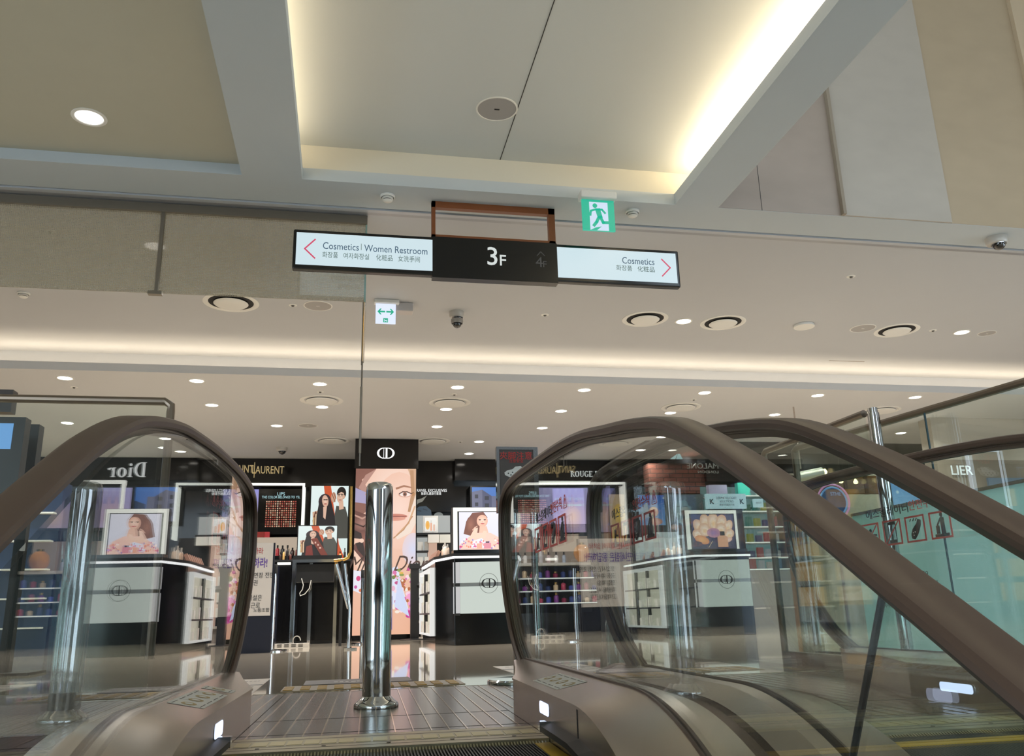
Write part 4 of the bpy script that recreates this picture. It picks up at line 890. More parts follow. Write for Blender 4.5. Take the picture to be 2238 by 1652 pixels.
po = art('poster', I, (.0, -.032, pz0), (XC1 - XC0 - .02, 0, 0), (0, 0, pz1 - pz0), art_e, col)
ink2 = emis('script_brown', '#6b4436', .45)
q = aty(893, 1233, YP); text('Dior', .36, ink2, po, (q.x - XC0, -.05, q.z), depth=.001, shear=.5, sx=.78); q = aty(790, 1234, YP); text('Miss', .34, ink2, po, (q.x - XC0, -.05, q.z), depth=.001, shear=.5, sx=.8)
# ---------------------------------------------------------------- serif sign lettering helper
def serif(body, cx, z, h, m, par, y=-.03, tr=1.0, th=.012):
    """thick and thin upright letters with flat serifs, spread around cx"""
    W_ = {'D': .82, 'I': .40, 'i': .36, 'o': .66, 'r': .52, 'R': .80, 'O': .86, 'U': .84, 'G': .84, 'E': .70, ' ': .4}
    tot = sum(W_[c] for c in body) * h * tr; x = cx - tot / 2; b = MB()
    def stem(x_, z0, z1, w=.15): b.box((x_, y - th, z0), (x_ + w * h, y, z1), m)
    def ser(x_, z_, w=.32, t=.035): b.box((x_, y - th, z_), (x_ + w * h, y, z_ + t * h), m)
    def ring(xc, zc, rx, rz, a0=0, a1=360, wt=.17, wn=.05):
        n = 24
        for k in range(n):
            A = math.radians(a0 + (a1 - a0) * k / n); B_ = math.radians(a0 + (a1 - a0) * (k + 1) / n)
            f = lambda a: (xc + rx * math.cos(a), zc + rz * math.sin(a)); g = lambda a: (xc + (rx - wt * h) * math.cos(a), zc + (rz - wn * h) * math.sin(a))
            b.prism([f(A), f(B_), g(B_), g(A)], 'y', y - th, y, m)
    for c in body:
        w = W_[c] * h * tr
        if c == 'D': ser(x, z); ser(x, z + h * .965); stem(x + .08 * h, z, z + h); ring(x + .26 * h, z + h / 2, .50 * h, h / 2, -90, 90); b.box((x + .2 * h, y - th, z), (x + .28 * h, y, z + .05 * h), m); b.box((x + .2 * h, y - th, z + .95 * h), (x + .28 * h, y, z + h), m)
        elif c == 'I': ser(x, z); ser(x, z + h * .965); stem(x + .085 * h, z, z + h)
        elif c == 'i': ser(x, z, .28); ser(x, z + .60 * h, .14); stem(x + .07 * h, z, z + .63 * h, .13); ring(x + .135 * h, z + .84 * h, .085 * h, .085 * h, wt=.08, wn=.08)
        elif c == 'o': ring(x + .29 * h, z + .31 * h, .29 * h, .33 * h)
        elif c == 'r': ser(x, z, .28); ser(x, z + .60 * h, .14); stem(x + .07 * h, z, z + .63 * h, .13); ring(x + .33 * h, z + .44 * h, .15 * h, .19 * h, 50, 180, .06, .06); ring(x + .42 * h, z + .54 * h, .07 * h, .07 * h, wt=.065, wn=.065)
        elif c == 'O': ring(x + .39 * h, z + h / 2, .38 * h, h * .51)
        elif c == 'G': ring(x + .39 * h, z + h / 2, .38 * h, h * .51, 40, 330); stem(x + .58 * h, z + .06 * h, z + .42 * h, .12); ser(x + .5 * h, z + .42 * h, .26)
        elif c == 'U': stem(x + .1 * h, z + .3 * h, z + h); ser(x, z + .965 * h); b.box((x + .62 * h, y - th, z + .3 * h), (x + .67 * h, y, z + h), m); ser(x + .53 * h, z + .965 * h, .24); ring(x + .385 * h, z + .32 * h, .285 * h, .33 * h, 180, 360, .10, .05)
        elif c == 'R': ser(x, z); ser(x, z + .965 * h, .25); stem(x + .08 * h, z, z + h); ring(x + .28 * h, z + .74 * h, .27 * h, .26 * h, -90, 90, .13, .045); b.prism([(x + .30 * h, z + .5 * h), (x + .42 * h, z + .5 * h), (x + .78 * h, z), (x + .62 * h, z)], 'y', y - th, y, m)
        elif c == 'E': ser(x, z, .60, .05); ser(x, z + .95 * h, .58, .05); stem(x + .08 * h, z, z + h); ser(x + .2 * h, z + .48 * h, .28, .045); b.box((x + .54 * h, y - th, z), (x + .60 * h, y, z + .2 * h), m); b.box((x + .52 * h, y - th, z + .8 * h), (x + .58 * h, y, z + h), m)
        x += w
    return b.build('lettering', parent=par)
# ---------------------------------------------------------------- perfume shop front
ds = thing('storefront', 'long black shop front with big white serif letters behind the lit kiosk', 'shop front', (0, YW, 0))
xA, xB, xC = W(905, 1003).x, W(993, 1003).x, W(1241, 1003).x
wallbox(ds, 'back_panel', xA - .1, W(1400, 1003).x, 0, ZL - .002, .3, .55, black)
wallbox(ds, 'fascia', xB, W(1350, 1003).x, 2.88, ZL - .002, -.1, .3, black)
wallbox(ds, 'side_fascia', xA - .1, xB, 2.3, ZL - .002, .12, .3, black)
sw_ = emis('white_letter', '#f2f4f2', 1.1)
q = W(1083, 1044, 16.2); serif('Dior', q.x + .43, q.z, .27, sw_, ds, y=-.10, tr=1.05)
q = W(1286, 1042, 16.2); serif('ROUGE DIOR', q.x + .05, q.z, .115, sw_, ds, y=-.10)
q = W(942, 1071, 16.35); text('TRAVEL EXCLUSIVES', .085, sw_, ds, (q.x, .11, q.z), depth=.002, sx=.82); q = W(943, 1078, 16.35); text('独家礼遇旅行套装', .062, sw_, ds, (q.x, .11, q.z), depth=.002, sx=.8)
# whale-like blue shape and wing print on the black panel
a = W(909, 1128, 16.35); c = W(985, 1082, 16.35)
art('wall_print', [('poly', [(0, .35), (.10, .48), (.30, .50), (.44, .30), (.46, .05), (0, .05)], '#39566b'), ('poly', [(0, .45), (.06, .62), (.20, .72), (.32, 1), (.16, .86), (.03, .80)], '#a8a79a'), ('line', [(.05, .3), (.15, .26)], .04, '#1a2a38'), ('line', [(.22, .36), (.32, .3)], .04, '#1a2a38'), ('ell', .66, .06, .13, .14, '#8e9693')], (a.x, .115, a.z), (c.x - a.x, 0, 0), (0, 0, c.z - a.z), attr_mat('print_glow', .5), ds)
# blue screen with buildings
a = W(1032, 1135, 16.3); c = W(1132, 1065, 16.3)
bs = art('video_screen', [('rect', 0, 0, 1, 1, '#3e6fc0', '#4f86d8'), ('poly', [(0, 0), (0, .85), (.22, .92), (.42, .72), (.55, .72), (.58, 0)], '#6f7391'), ('poly', [(.22, .92), (.42, .72), (.42, 0), (.22, 0)], '#4f5476'), ('poly', [(.58, 0), (.58, .5), (.8, .62), (1, .5), (1, 0)], '#32466b')]
   + [('rect', .06 + .0, v, .13, v + .12, '#20263a') for v in (.15, .40, .65)] + [('rect', .27, v, .36, v + .12, '#1c2236') for v in (.12, .37, .6)], (a.x, -.02, a.z), (c.x - a.x, 0, 0), (0, 0, c.z - a.z), attr_mat('blue_video', .8), ds)
wallbox(ds, 'screen_back', a.x - .03, c.x + .03, a.z - .03, c.z + .03, .0, .3, mblack)
# white shelf unit right of the column
a = W(912, 1166, 15.9); c = W(985, 1125, 15.9)
wh = emis('white_lit_shelf', '#d8dcd8', .55)
su = thing('shelf_unit', 'white lit shelf unit with boxed perfume between the column and the kiosk', 'shelves', (a.x, 15.9, 0))
wallbox(su, 'back_panel', -.05, c.x - a.x, a.z, c.z, .1, .15, wh); wallbox(su, 'upper_shelf', -.1, c.x - a.x, a.z - .04, a.z, -.15, .15, mblack)
x1_ = W(935, 1180, 15.9).x - a.x; zz = [W(925, y_, 15.9).z for y_ in (1360, 1338, 1306, 1272, 1237, 1204, 1170)]
wallbox(su, 'tower_back', -.15, x1_, 0, zz[-1], .1, .15, wh)
for z_ in zz[1:]: wallbox(su, 'shelf', -.15, x1_, z_ - .03, z_, -.12, .1, mblack)
wallbox(su, 'base_cabinet', -.15, x1_, 0, zz[1] - .03, -.12, .1, black)
wallbox(su, 'side_poster_column', x1_ + .01, x1_ + .16, zz[0], zz[-1] - .01, -.1, .12, emis('peach_side', '#e8bfa8', .7)); wallbox(su, 'black_niche', x1_ + .17, c.x - a.x + .3, 0, a.z - .04, .0, .12, mblack)
for i, z_ in enumerate(zz[1:-1]):
    for k in range(3): product(a.x - .08 + k * .13, 15.84, z_ + .001, .10, .16, '#e8e6e0', f'white box, {ORD[k]} from the left on the {ORD[i]} tower shelf from the bottom', 'box', box=True, group='white boxes on the tower shelves')
fr = thing('picture_frame', 'small framed perfume picture with orange flower on the white upper shelf', 'picture', (W(925, 1164, 15.8).x, 15.85, a.z + .002))
wd, hd = W(958, 1164, 15.8).x - W(925, 1164, 15.8).x, W(940, 1127, 15.8).z - a.z
wallbox(fr, 'frame', 0, wd, 0, hd, 0, .03, white)
art('picture', [('rect', 0, 0, 1, 1, '#e6e2dc', '#f2f0ea'), ('ell', .25, .45, .18, .32, '#f0a020', '#e8b860'), ('rect', .48, .05, .62, .62, '#e8a888'), ('rect', .72, .05, .88, .5, '#e0b8a0'), ('rect', .50, .62, .6, .8, '#d8d4cc')], (.03, -.003, .03), (wd - .06, 0, 0), (0, 0, hd - .06), art_e, fr)
for k, (px, cl, nm) in enumerate(((948, '#e8e4dc', 'white'), (973, '#d8d6cc', 'pale grey'))):
    q = W(px, 1180, 15.6); product(q.x, 15.70, W(px, 1184, 15.7).z - .02, .2, .15, cl, f'{nm} folded gift bag hanging under the white upper shelf', 'box', box=True)
# ---------------------------------------------------------------- kiosks
def portrait_items():
    I = [('rect', 0, 0, 1, 1, '#d5d3e2', '#dedce8'), ('poly', [(.10, .42), (.16, .75), (.30, .98), (.55, 1), (.64, .85), (.60, .72), (.52, .60), (.45, .45), (.30, .35)], '#7a4a3c'),
         ('ell', .26, .66, .10, .22, '#9a6450', '#7a4a3c'), ('ell', .52, .76, .125, .165, '#f2cfbc', '#e0a98f', -.1), ('poly', [(.46, .62), (.62, .62), (.66, .42), (.44, .42)], '#e8b9a2'),
         ('line', [(.445, .80), (.485, .805)], .014, '#4a2c22'), ('line', [(.555, .805), (.60, .80)], .014, '#4a2c22'), ('ell', .465, .785, .022, .011, '#4a3028'), ('ell', .575, .785, .022, .011, '#4a3028'), ('ell', .525, .685, .045, .014, '#b8454a'), ('ell', .52, .735, .015, .01, '#d99a84'),
         ('poly', [(0, .12), (.22, .34), (.40, .44), (.70, .44), (.92, .30), (1, .10), (1, 0), (0, 0)], '#f0c4b4'), ('poly', [(.22, .30), (.34, .56), (.42, .58), (.40, .42), (.50, .40), (.55, .50), (.62, .48), (.58, .30)], '#f0c8b2'),
         ('line', [(.33, .55), (.40, .62)], .02, '#edc0a8'), ('line', [(.30, .52), (.36, .60)], .02, '#e8b8a0'), ('poly', [(.25, .06), (.32, .24), (.5, .30), (.62, .18), (.55, .04)], '#dfe2f2')]
    for i in range(60): I.append(('ell', random.random(), .02 + .32 * random.random() * (.5 + .5 * random.random()), .012 + .02 * random.random(), .010 + .02 * random.random(), random.choice(['#f2a8a0', '#d86a9a', '#f0c8b0', '#e88a70', '#8f86c0', '#f6e2dc', '#c94a80', '#b8a0d0'])))
    return I + [('rect', .38, .02, .50, .16, '#e8a890'), ('rect', .54, .02, .70, .17, '#d88a98'), ('rect', .58, .17, .66, .21, '#4a3a48'), ('line', [(.78, .10), (.84, .16), (.90, .10)], .01, '#a04a50')]
def flower_items():
    I = [('rect', 0, 0, 1, 1, '#3a3450', '#4a4a70')]
    for k, (u, v, rx, ry, rot) in enumerate(((.18, .62, .12, .26, .5), (.34, .74, .13, .28, .25), (.52, .78, .14, .26, 0), (.70, .74, .13, .26, -.3), (.84, .62, .10, .24, -.6), (.14, .42, .12, .18, 1.0), (.86, .42, .10, .18, -1.0), (.30, .55, .14, .20, .4), (.68, .55, .14, .20, -.4))):
        I.append(('ell', u, v, rx, ry, '#f8e6d8', '#d9a888', rot)); I.append(('ell', u, v - .05, rx * .5, ry * .5, '#f2c08a', '#f0d2bc', rot))
    I += [('ell', .50, .46, .16, .14, '#9070a8', '#c08898'), ('ell', .22, .26, .17, .12, '#f0b070', '#d08050', -.3), ('ell', .80, .24, .13, .07, '#f6dcd0', '#d8a090', .3), ('ell', .10, .14, .12, .08, '#4a2a40'), ('poly', [(.58, .05), (.82, .05), (.82, .34), (.76, .38), (.64, .38), (.58, .34)], '#d8a080'), ('rect', .645, .38, .755, .50, '#1d1a20'), ('line', [(.36, .04), (.46, .22)], .014, '#e8c8a0')]
    return I
def kiosk(x0, y0, label, items, rz=0, ncol=2, lbl_light='', lw=.74, lh=.56, rzl=0):
    t = thing('display_kiosk', label, 'display kiosk', (x0, y0, 0), rz)
    HT = 1.08
    b = MB(); b.prism([(0, .70), (.17, 0), (.98, 0), (1.15, .70), (1.15, 2.5), (0, 2.5)], 'z', 0, HT - .03, black); b.build('body', parent=t, bevel=.004)
    b = MB(); b.prism([(-.02, .69), (.155, -.02), (.995, -.02), (1.17, .69), (1.17, 2.52), (-.02, 2.52)], 'z', HT - .005, HT + .03, mblack); b.build('counter_top', parent=t)
    b = MB(); b.prism([(-.022, .69), (.153, -.022), (.997, -.022), (1.172, .69), (1.172, 2.52), (-.022, 2.52)], 'z', HT - .032, HT - .006, emis('edge_led', '#ffffff', 1.5)); o = b.build('edge_light', parent=t); o['label'] = 'thin white light line under the counter top'
    wp = emis('kiosk_panel', '#d3ddd4', .85); wb = emis('kiosk_panel_side', '#dcdcdc', .75)
    for (z0, z1) in ((.375, .70), (.745, 1.00)):
        b = MB(); b.box((.24, -.035, z0), (.96, -.002, z1), wp); b.build('white_panel', parent=t, bevel=.003)
        b = MB(); b.prism([(.155, .02), (.235, -.033), (.235, -.0), (.16, .05)], 'z', z0, z1, wb); b.build('side_panel', parent=t)
    b = MB(); b.box((.16, -.028, .70), (.96, -.003, .745), mat('divider_grey', '#8d9190', .3, .6)); b.build('divider', parent=t)
    b = MB(); b.box((.165, -.032, .705), (.235, -.028, .74), mblack); b.box((.165, -.032, .352), (.235, -.0, .380), mblack); b.build('panel_clips', parent=t)
    b = MB(); n = 40; cxx, czz = .60, .735
    for k in range(n):
        A, B_ = 2 * math.pi * k / n, 2 * math.pi * (k + 1) / n
        b.prism([(cxx + .118 * math.cos(A), czz + .122 * math.sin(A)), (cxx + .118 * math.cos(B_), czz + .122 * math.sin(B_)), (cxx + .114 * math.cos(B_), czz + .118 * math.sin(B_)), (cxx + .114 * math.cos(A), czz + .118 * math.sin(A))], 'y', -.039, -.036, mblack)
    rg = b.build('logo_ring', parent=t); monogram(rg, cxx, -.036, czz, .115, mblack, th=.003)
    # side shelving facing the aisle
    fw = emis('shelf_frame_light', '#f2f2ee', .85); bk = emis('shelf_back_light', '#e0dac4', .85)
    b = MB(); b.box((-.06, .78, .10), (-.002, .84, .98), fw); b.box((-.06, 2.40, .10), (-.002, 2.46, .98), fw); b.box((-.06, .84, .93), (-.002, 2.40, .98), fw); b.box((-.06, .84, .10), (-.002, 2.40, .13), fw); b.build('shelf_frame', parent=t)
    b = MB(); b.box((-.012, .84, .13), (-.002, 2.40, .93), bk); b.build('shelf_back', parent=t)
    for q_ in range(1, ncol): ym = .84 + 1.56 * q_ / ncol; b = MB(); b.box((-.062, ym - .008, .13), (-.012, ym + .008, .93), mblack); b.build('mullion', parent=t)
    for z_ in (.385, .66): b = MB(); b.box((-.062, .84, z_ - .010), (-.012, 2.40, z_ + .010), mblack); b.build('shelf', parent=t)
    # light box on the counter
    L_ = thing('light_box', lbl_light, 'light box', (0, 0, 0)); L_.matrix_world = Matrix.Translation((x0, y0, 0)) @ Matrix.Rotation(rz, 4, 'Z') @ Matrix.Translation((.18, .26, HT + .03)) @ Matrix.Rotation(rzl, 4, 'Z')
    wallbox(L_, 'base', 0, lw + .06, 0, .05, -.12, .10, black); wallbox(L_, 'housing', 0, lw, .05, .05 + lh, .0, .09, mblack)
    b = MB(); w = .055; z0, z1 = .055, .045 + lh
    b.box((.01, -.02, z1 - w * .9), (lw - .01, .0, z1), led_w); b.box((.01, -.02, z0), (.01 + w, .0, z1 - w * .9), led_w); b.box((lw - .01 - w * .7, -.02, z0), (lw - .01, .0, z1 - w * .9), led_w); b.build('lit_frame', parent=L_)
    b = MB(); b.box((.065, -.022, z0), (lw - .05, -.008, z1 - w * .9), mblack); b.build('inner_frame', parent=L_)
    art('picture', items, (.085, -.025, z0 + .005), (lw - .15, 0, 0), (0, 0, z1 - z0 - w - .01), art_e2, L_)
    return t
K1 = (1.17, 10.75); K2 = (4.55, 11.15)
kiosk(*K1, 'black kiosk with lit white front panels and ringed monogram, facing the landing', portrait_items(), lbl_light='lit box with woman and flowers picture on the kiosk facing the landing')
kiosk(*K2, 'black kiosk with yellowish lit shelves seen through the neighbouring balustrade glass', flower_items(), rz=.0, ncol=3, lbl_light='lit box with flower and foundation bottle picture on the farther kiosk', lw=.80, lh=.56)
def on_kiosk(K, tagname, zt=1.112):
    for i in range(7):     # slanted testers along the left edge
        b = MB(); w = .045; b.box((-w / 2, -.02, 0), (w / 2, .02, .10), mat('tester_tan', '#b58a78', .35)); o = b.build('tester'); o.rotation_euler = (.0, .45, 0); o.location = (K[0] + .03, K[1] + .85 + i * .16, zt + .004); tag(o, f'slanted tan tester, {ORD[i]} from the front on the {tagname}', 'tester', 'slanted testers on the kiosks')
    for i in range(6):
        product(K[0] + .12 + (i % 2) * .02, K[1] + .36 + i * .11, zt, .05, .12 + .03 * (i % 3), ['#e0c8b4', '#d8b8a0', '#f0e4d8'][i % 3], f'{["beige", "tan", "cream"][i % 3]} bottle, {ORD[i]} behind the light box on the {tagname}', 'bottle', capc='#e6e0d8', group='foundation bottles on the kiosks')
    for z_, r in ((.132, 'bottom'), (.397, 'middle'), (.672, 'top')):
        for i in range(4):
            o = product(K[0] - .038, K[1] + 1.0 + i * .36, z_, .10, .15 if i % 2 else .11, '#eceae4', f'white carton, {ORD[i]} on the {r} side shelf of the {tagname}', 'box', box=True, group='cartons on the kiosk side shelves'); o.scale = (.45, 1.6, 1)
on_kiosk(K1, 'kiosk facing the landing'); on_kiosk(K2, 'farther kiosk')
# frosted display boxes and signs on the farther kiosk
for i in range(3):
    b = MB(); b.box((-.16, -.1, 0), (.16, .1, .36), mat('frosted_box', '#b9c6cc', .2)); o = b.build('display_box'); o.location = (K2[0] + .16, K2[1] + 1.0 + i * .42, 1.112); tag(o, f'pale blue grey frosted display box, {ORD[i]} behind the light box on the farther kiosk', 'box', 'frosted boxes on the farther kiosk')
#@@REST
# ================================================================ STANDS AND SMALL THINGS ON THE FLOOR
def cyl_thing(name, label, cat, x, y, parts, group=None):
    t = thing(name, label, cat, (x, y, 0), 0, group)
    for nm, prof, m in parts:
        b = MB(); b.lathe(prof, m, 28); b.build(nm, parent=t, smooth=True, angle=40)
    return t
# caution sign on two posts at the end of the near balustrade
ss = thing('caution_sign_stand', 'steel framed dark caution sign with red characters and clog drawing behind the near handrail', 'sign', (.98, 4.82, 0))
X0, X1, ZA, ZB = -.125, .125, .93, 1.318
b = MB(); fw_ = .017
b.box((X0, 0, ZA), (X0 + fw_, .04, ZB), chrome); b.box((X1 - fw_ * 1.6, 0, ZA), (X1, .04, ZB), chrome); b.box((X0 + fw_, 0, ZB - fw_), (X1 - fw_ * 1.6, .04, ZB), chrome); b.box((X0 + fw_, 0, ZA), (X1 - fw_ * 1.6, .04, ZA + fw_), chrome); b.build('sign_frame', parent=ss)
b = MB(); b.box((X0 + fw_, .006, ZA + fw_), (X1 - fw_ * 1.6, .034, ZB - fw_), mat('sign_dark', '#4b4542', .7)); sp = b.build('sign_panel', parent=ss)
rd = mat('caution_red', '#b8322c', .5); text('夾脚注意', .050, rd, sp, (-.006, .004, 1.262), depth=.0008); text('注意安全', .022, rd, sp, (-.006, .004, 1.232), depth=.0008)
b = MB(); g_ = mat('clog_white', '#c9c7c2', .5)
b.prism([(-.075, 1.150), (-.078, 1.165), (-.060, 1.178), (-.030, 1.184), (-.012, 1.200), (.020, 1.204), (.032, 1.192), (.046, 1.198), (.050, 1.184), (.040, 1.172), (.030, 1.150), (-.010, 1.140), (-.050, 1.138)], 'y', .003, .006, g_)
for cx_, cz_ in ((-.055, 1.160), (-.040, 1.150), (-.030, 1.166), (-.018, 1.152), (-.005, 1.164), (.008, 1.152), (.028, 1.186)): b.prism([(cx_ + .005 * math.cos(k), cz_ + .004 * math.sin(k)) for k in range(6)], 'y', .0022, .0031, mblack)
b.build('clog_symbol', parent=sp)
for x_ in (-.03, .09): b = MB(); b.tube([(x_, .02, .01), (x_, .02, ZA + .02)], .020, chrome, 18); b.build('post', parent=ss, smooth=True)
b = MB(); b.lathe([(.20, 0), (.20, .012), (.19, .020), (0, .022)], chrome, 40, c=(.0, 0, 0)); b.build('foot_plate', parent=ss, smooth=True)
# retractable belt posts
def belt_post(px, py, label, hgt=1.0, r=.19):
    p = atz(px, py, 0); return cyl_thing('queue_post', label, 'queue post', p.x, p.y, (('base', [(r, 0), (r, .012), (r * .9, .022), (.03, .03), (0, .03)], chrome), ('pole', [(.030, .02), (.030, hgt - .10), (0, hgt - .10)], chrome), ('belt_head', [(.034, hgt - .10), (.034, hgt), (.028, hgt + .012), (0, hgt + .014)], mblack)), 'steel queue posts')
belt_post(592, 1424, 'steel queue post with round base beside the hanging paper poster'); belt_post(791, 1408, 'slim steel queue post half hidden behind the polished bollard', 1.0, .16)
# hanging poster
p0 = aty(470, 1190, 10.5); p1 = aty(598, 1186, 10.5); p2 = aty(595, 1345, 10.5)
pp = thing('paper_poster', 'white paper poster with purple Korean heading partly hidden by the near left handrail', 'poster', (p0.x, 10.5, p2.z))
w_, h_ = p1.x - p0.x, p1.z - p2.z
wallbox(pp, 'paper', 0, w_, 0, h_, 0, .01, mat('paper_white', '#cfc9c4', .6)); wallbox(pp, 'backing_board', -.03, w_ + .02, -p2.z, h_ + .0, .012, .04, mat('navy_board', '#0c1226', .4))
pur = mat('poster_purple', '#56309a', .5); rd2 = mat('poster_red', '#b0303a', .5)
text('본사는 대화에 임하라', .085, rd2, pp, (w_ / 2 - .05, -.002, h_ - .10), depth=.001, sx=.72); text('면세점은 응답하라!', .125, pur, pp, (w_ / 2 - .03, -.002, h_ - .24), depth=.001, sx=.62, bold=.002)
for i, s_ in enumerate(('영업시간 연장 전면', '공동 휴식권', '명절 휴일', '직원용 시설은', '고객응대근로')): text(s_, .07, ink, pp, (.22, -.002, h_ - .38 - i * .085), depth=.001, sx=.85, align='LEFT')
text('노동조합', .05, ink, pp, (w_ - .10, -.002, .06), depth=.001)
# black counter behind the frame table
a = aty(602, 1228, 13.4); c = aty(766, 1228, 13.4)
ct = thing('shop_counter', 'long gloss black counter standing behind the chrome framed table', 'counter', (a.x, 13.4, 0))
wallbox(ct, 'body', 0, c.x - a.x, .05, a.z, 0, .7, black); wallbox(ct, 'top', -.02, c.x - a.x + .02, a.z, a.z + .03, -.02, .72, mblack); wallbox(ct, 'plinth', .04, c.x - a.x - .04, 0, .05, .05, .65, mblack)
bot = ['#2a1a1a', '#c9a060', '#1a1a1e', '#5a2a20', '#d0b080']
for i in range(8):
    x_ = a.x + .06 + i * .05 if i < 4 else c.x - .30 + (i - 4) * .07
    product(x_, 13.5, a.z + .031, .035, .12 + .05 * (i % 3), bot[i % 5], f'{"dark brown gold black russet sand".split()[i % 5]} tester bottle, {ORD[i]} from the left on the long black counter', 'bottle', group='testers on the black counter')
# chrome framed table with landscape screen
a = atz(640, 1414, 0); yT = a.y; zT = aty(685, 1229, yT).z; xa_, xb_ = aty(640, 1300, yT).x, aty(733, 1300, yT).x
tb = thing('frame_table', 'chrome framed table carrying the landscape screen beside the hanging poster', 'table', (xa_, yT, 0))
for x_, y_ in ((0, 0), (xb_ - xa_, 0), (.0, .55), (xb_ - xa_, .55)):
    b = MB(); b.box((x_ - .022, y_ - .022, 0), (x_ + .022, y_ + .022, zT), chrome); b.build('leg', parent=tb)
b = MB(); b.box((.20, .25, 0), (.245, .29, zT), chrome); b.build('centre_post', parent=tb)
b = MB(); b.box((-.022, -.022, zT), (xb_ - xa_ + .022, .572, zT + .04), chrome); b.build('table_frame', parent=tb); wallbox(tb, 'table_top', -.03, xb_ - xa_ + .03, zT + .04, zT + .06, -.03, .58, mblack)
wallbox(tb, 'hanging_box', .03, xb_ - xa_ - .03, zT - .26, zT - .02, .06, .4, mblack)
a2 = aty(650, 1214, yT + .1); c2 = aty(737, 1149, yT + .1)
sc_ = thing('landscape_screen', 'small lit landscape screen with two people on the chrome framed table', 'screen', (a2.x, yT + .1, zT + .061))
k0 = a2.z - zT - .061
wallbox(sc_, 'screen_foot', -.05, c2.x - a2.x + .08, 0, k0 - .005, -.08, .12, mblack); wallbox(sc_, 'screen_body', -.012, c2.x - a2.x + .012, k0 - .005, c2.z - a2.z + k0 + .012, 0, .04, mblack)
art('screen_picture', two_people(.0, True), (0, -.003, k0), (c2.x - a2.x, 0, 0), (0, 0, c2.z - a2.z), art_e, sc_)
wb_ = thing('light_bar', 'white glowing bar on the table edge left of the chrome legs', 'light', (0, 0, 0)); q = aty(606, 1232, yT + .3)
b = MB(); b.box((q.x, q.y, q.z - .015), (aty(640, 1232, yT + .3).x - .03, q.y + .05, q.z + .02), led_w); b.build('lens', parent=wb_); b = MB(); b.box((q.x, q.y + .051, q.z - .03), (aty(640, 1232, yT + .3).x - .03, q.y + .08, q.z + .025), mblack); b.build('housing', parent=wb_)
b = MB(); b.box((q.x, q.y + .052, 0), (q.x + .03, q.y + .078, q.z - .03), chrome); b.build('support', parent=wb_)
# cable, power strip, white adapter box
P_ = [aty(*q, yT + .03) for q in ((659, 1264), (663, 1278), (661, 1288), (655, 1296), (656, 1302), (666, 1298), (676, 1286), (680, 1268))]
b = MB(); b.tube(P_, .006, white, 8); tag(b.build('cable', smooth=True), 'thin white cable looping below the hanging box of the frame table', 'cable')
q = atz(600, 1417, 0); ps_ = thing('power_strip', 'white slotted power strip lying on the floor under the frame table', 'power strip', (q.x, q.y, 0)); q2 = atz(672, 1417, 0)
wallbox(ps_, 'body', 0, q2.x - q.x, 0, .055, 0, .1, mat('strip_grey', '#b5b0a8', .5))
for i in range(4):
    for z_ in (.012, .026, .04): wallbox(ps_, 'slot', .03 + i * .09, .09 + i * .09, z_, z_ + .007, -.002, .0, mblack)
b = MB(); b.tube([(q.x + .26 + .05 * math.cos(t_ * .4), q.y + .35, .08 + .06 * math.sin(t_ * .4)) for t_ in range(0, 12)], .007, MATS['strip_grey'], 8); tag(b.build('thick_cable', smooth=True), 'thick pale cable loop standing on the floor behind the power strip', 'cable')
q = atz(715, 1402, 0); q2 = atz(751, 1402, 0); ab = thing('adapter_box', 'white adapter box with black mark on the floor under the counter', 'box', (q.x, q.y, 0)); wallbox(ab, 'body', 0, q2.x - q.x, 0, .13, 0, .12, white); wallbox(ab, 'mark', .08, .12, .055, .065, -.002, 0, mblack)
# flared chrome stand with brass tube frame
q = atz(761, 1419, 0); st = thing('chrome_stand', 'slender flared chrome stand on a small foot left of the bollard', 'stand', (q.x, q.y, 0))
top = aty(741, 1232, q.y); mid = aty(764, 1330, q.y)
b = MB(); b.tube([(0, 0, .02), (mid.x - q.x, 0, mid.z), (top.x - q.x + .07, 0, top.z)], .020, chrome, 14); b.build('pole', parent=st, smooth=True); b = MB(); b.tube([(mid.x - q.x - .01, .03, mid.z), (top.x - q.x - .03, .03, top.z)], .022, chrome, 14); b.build('brace', parent=st, smooth=True)
wallbox(st, 'foot', -.05, .10, 0, .02, -.10, .10, chrome)
q = aty(768, 1062, 11.9); r_ = aty(766, 1205, 11.9); s_ = aty(748, 1224, 11.9); u_ = aty(730, 1224, 11.9)
tf = thing('tube_frame', 'tall brass tube frame with rounded lower corner standing on the black counter', 'frame', (0, 0, 0))
b = MB(); b.tube([(q.x, 11.95, q.z), (r_.x, 11.95, r_.z), (r_.x - .03, 11.95, r_.z - .08), (s_.x + .02, 11.95, s_.z + .01), (u_.x, 11.95, s_.z)], .022, brass, 12); b.build('tube', parent=tf, smooth=True)
b = MB(); b.tube([(s_.x, 11.95, 0), (s_.x, 11.95, s_.z)], .02, mblack, 12); b.build('support', parent=tf)
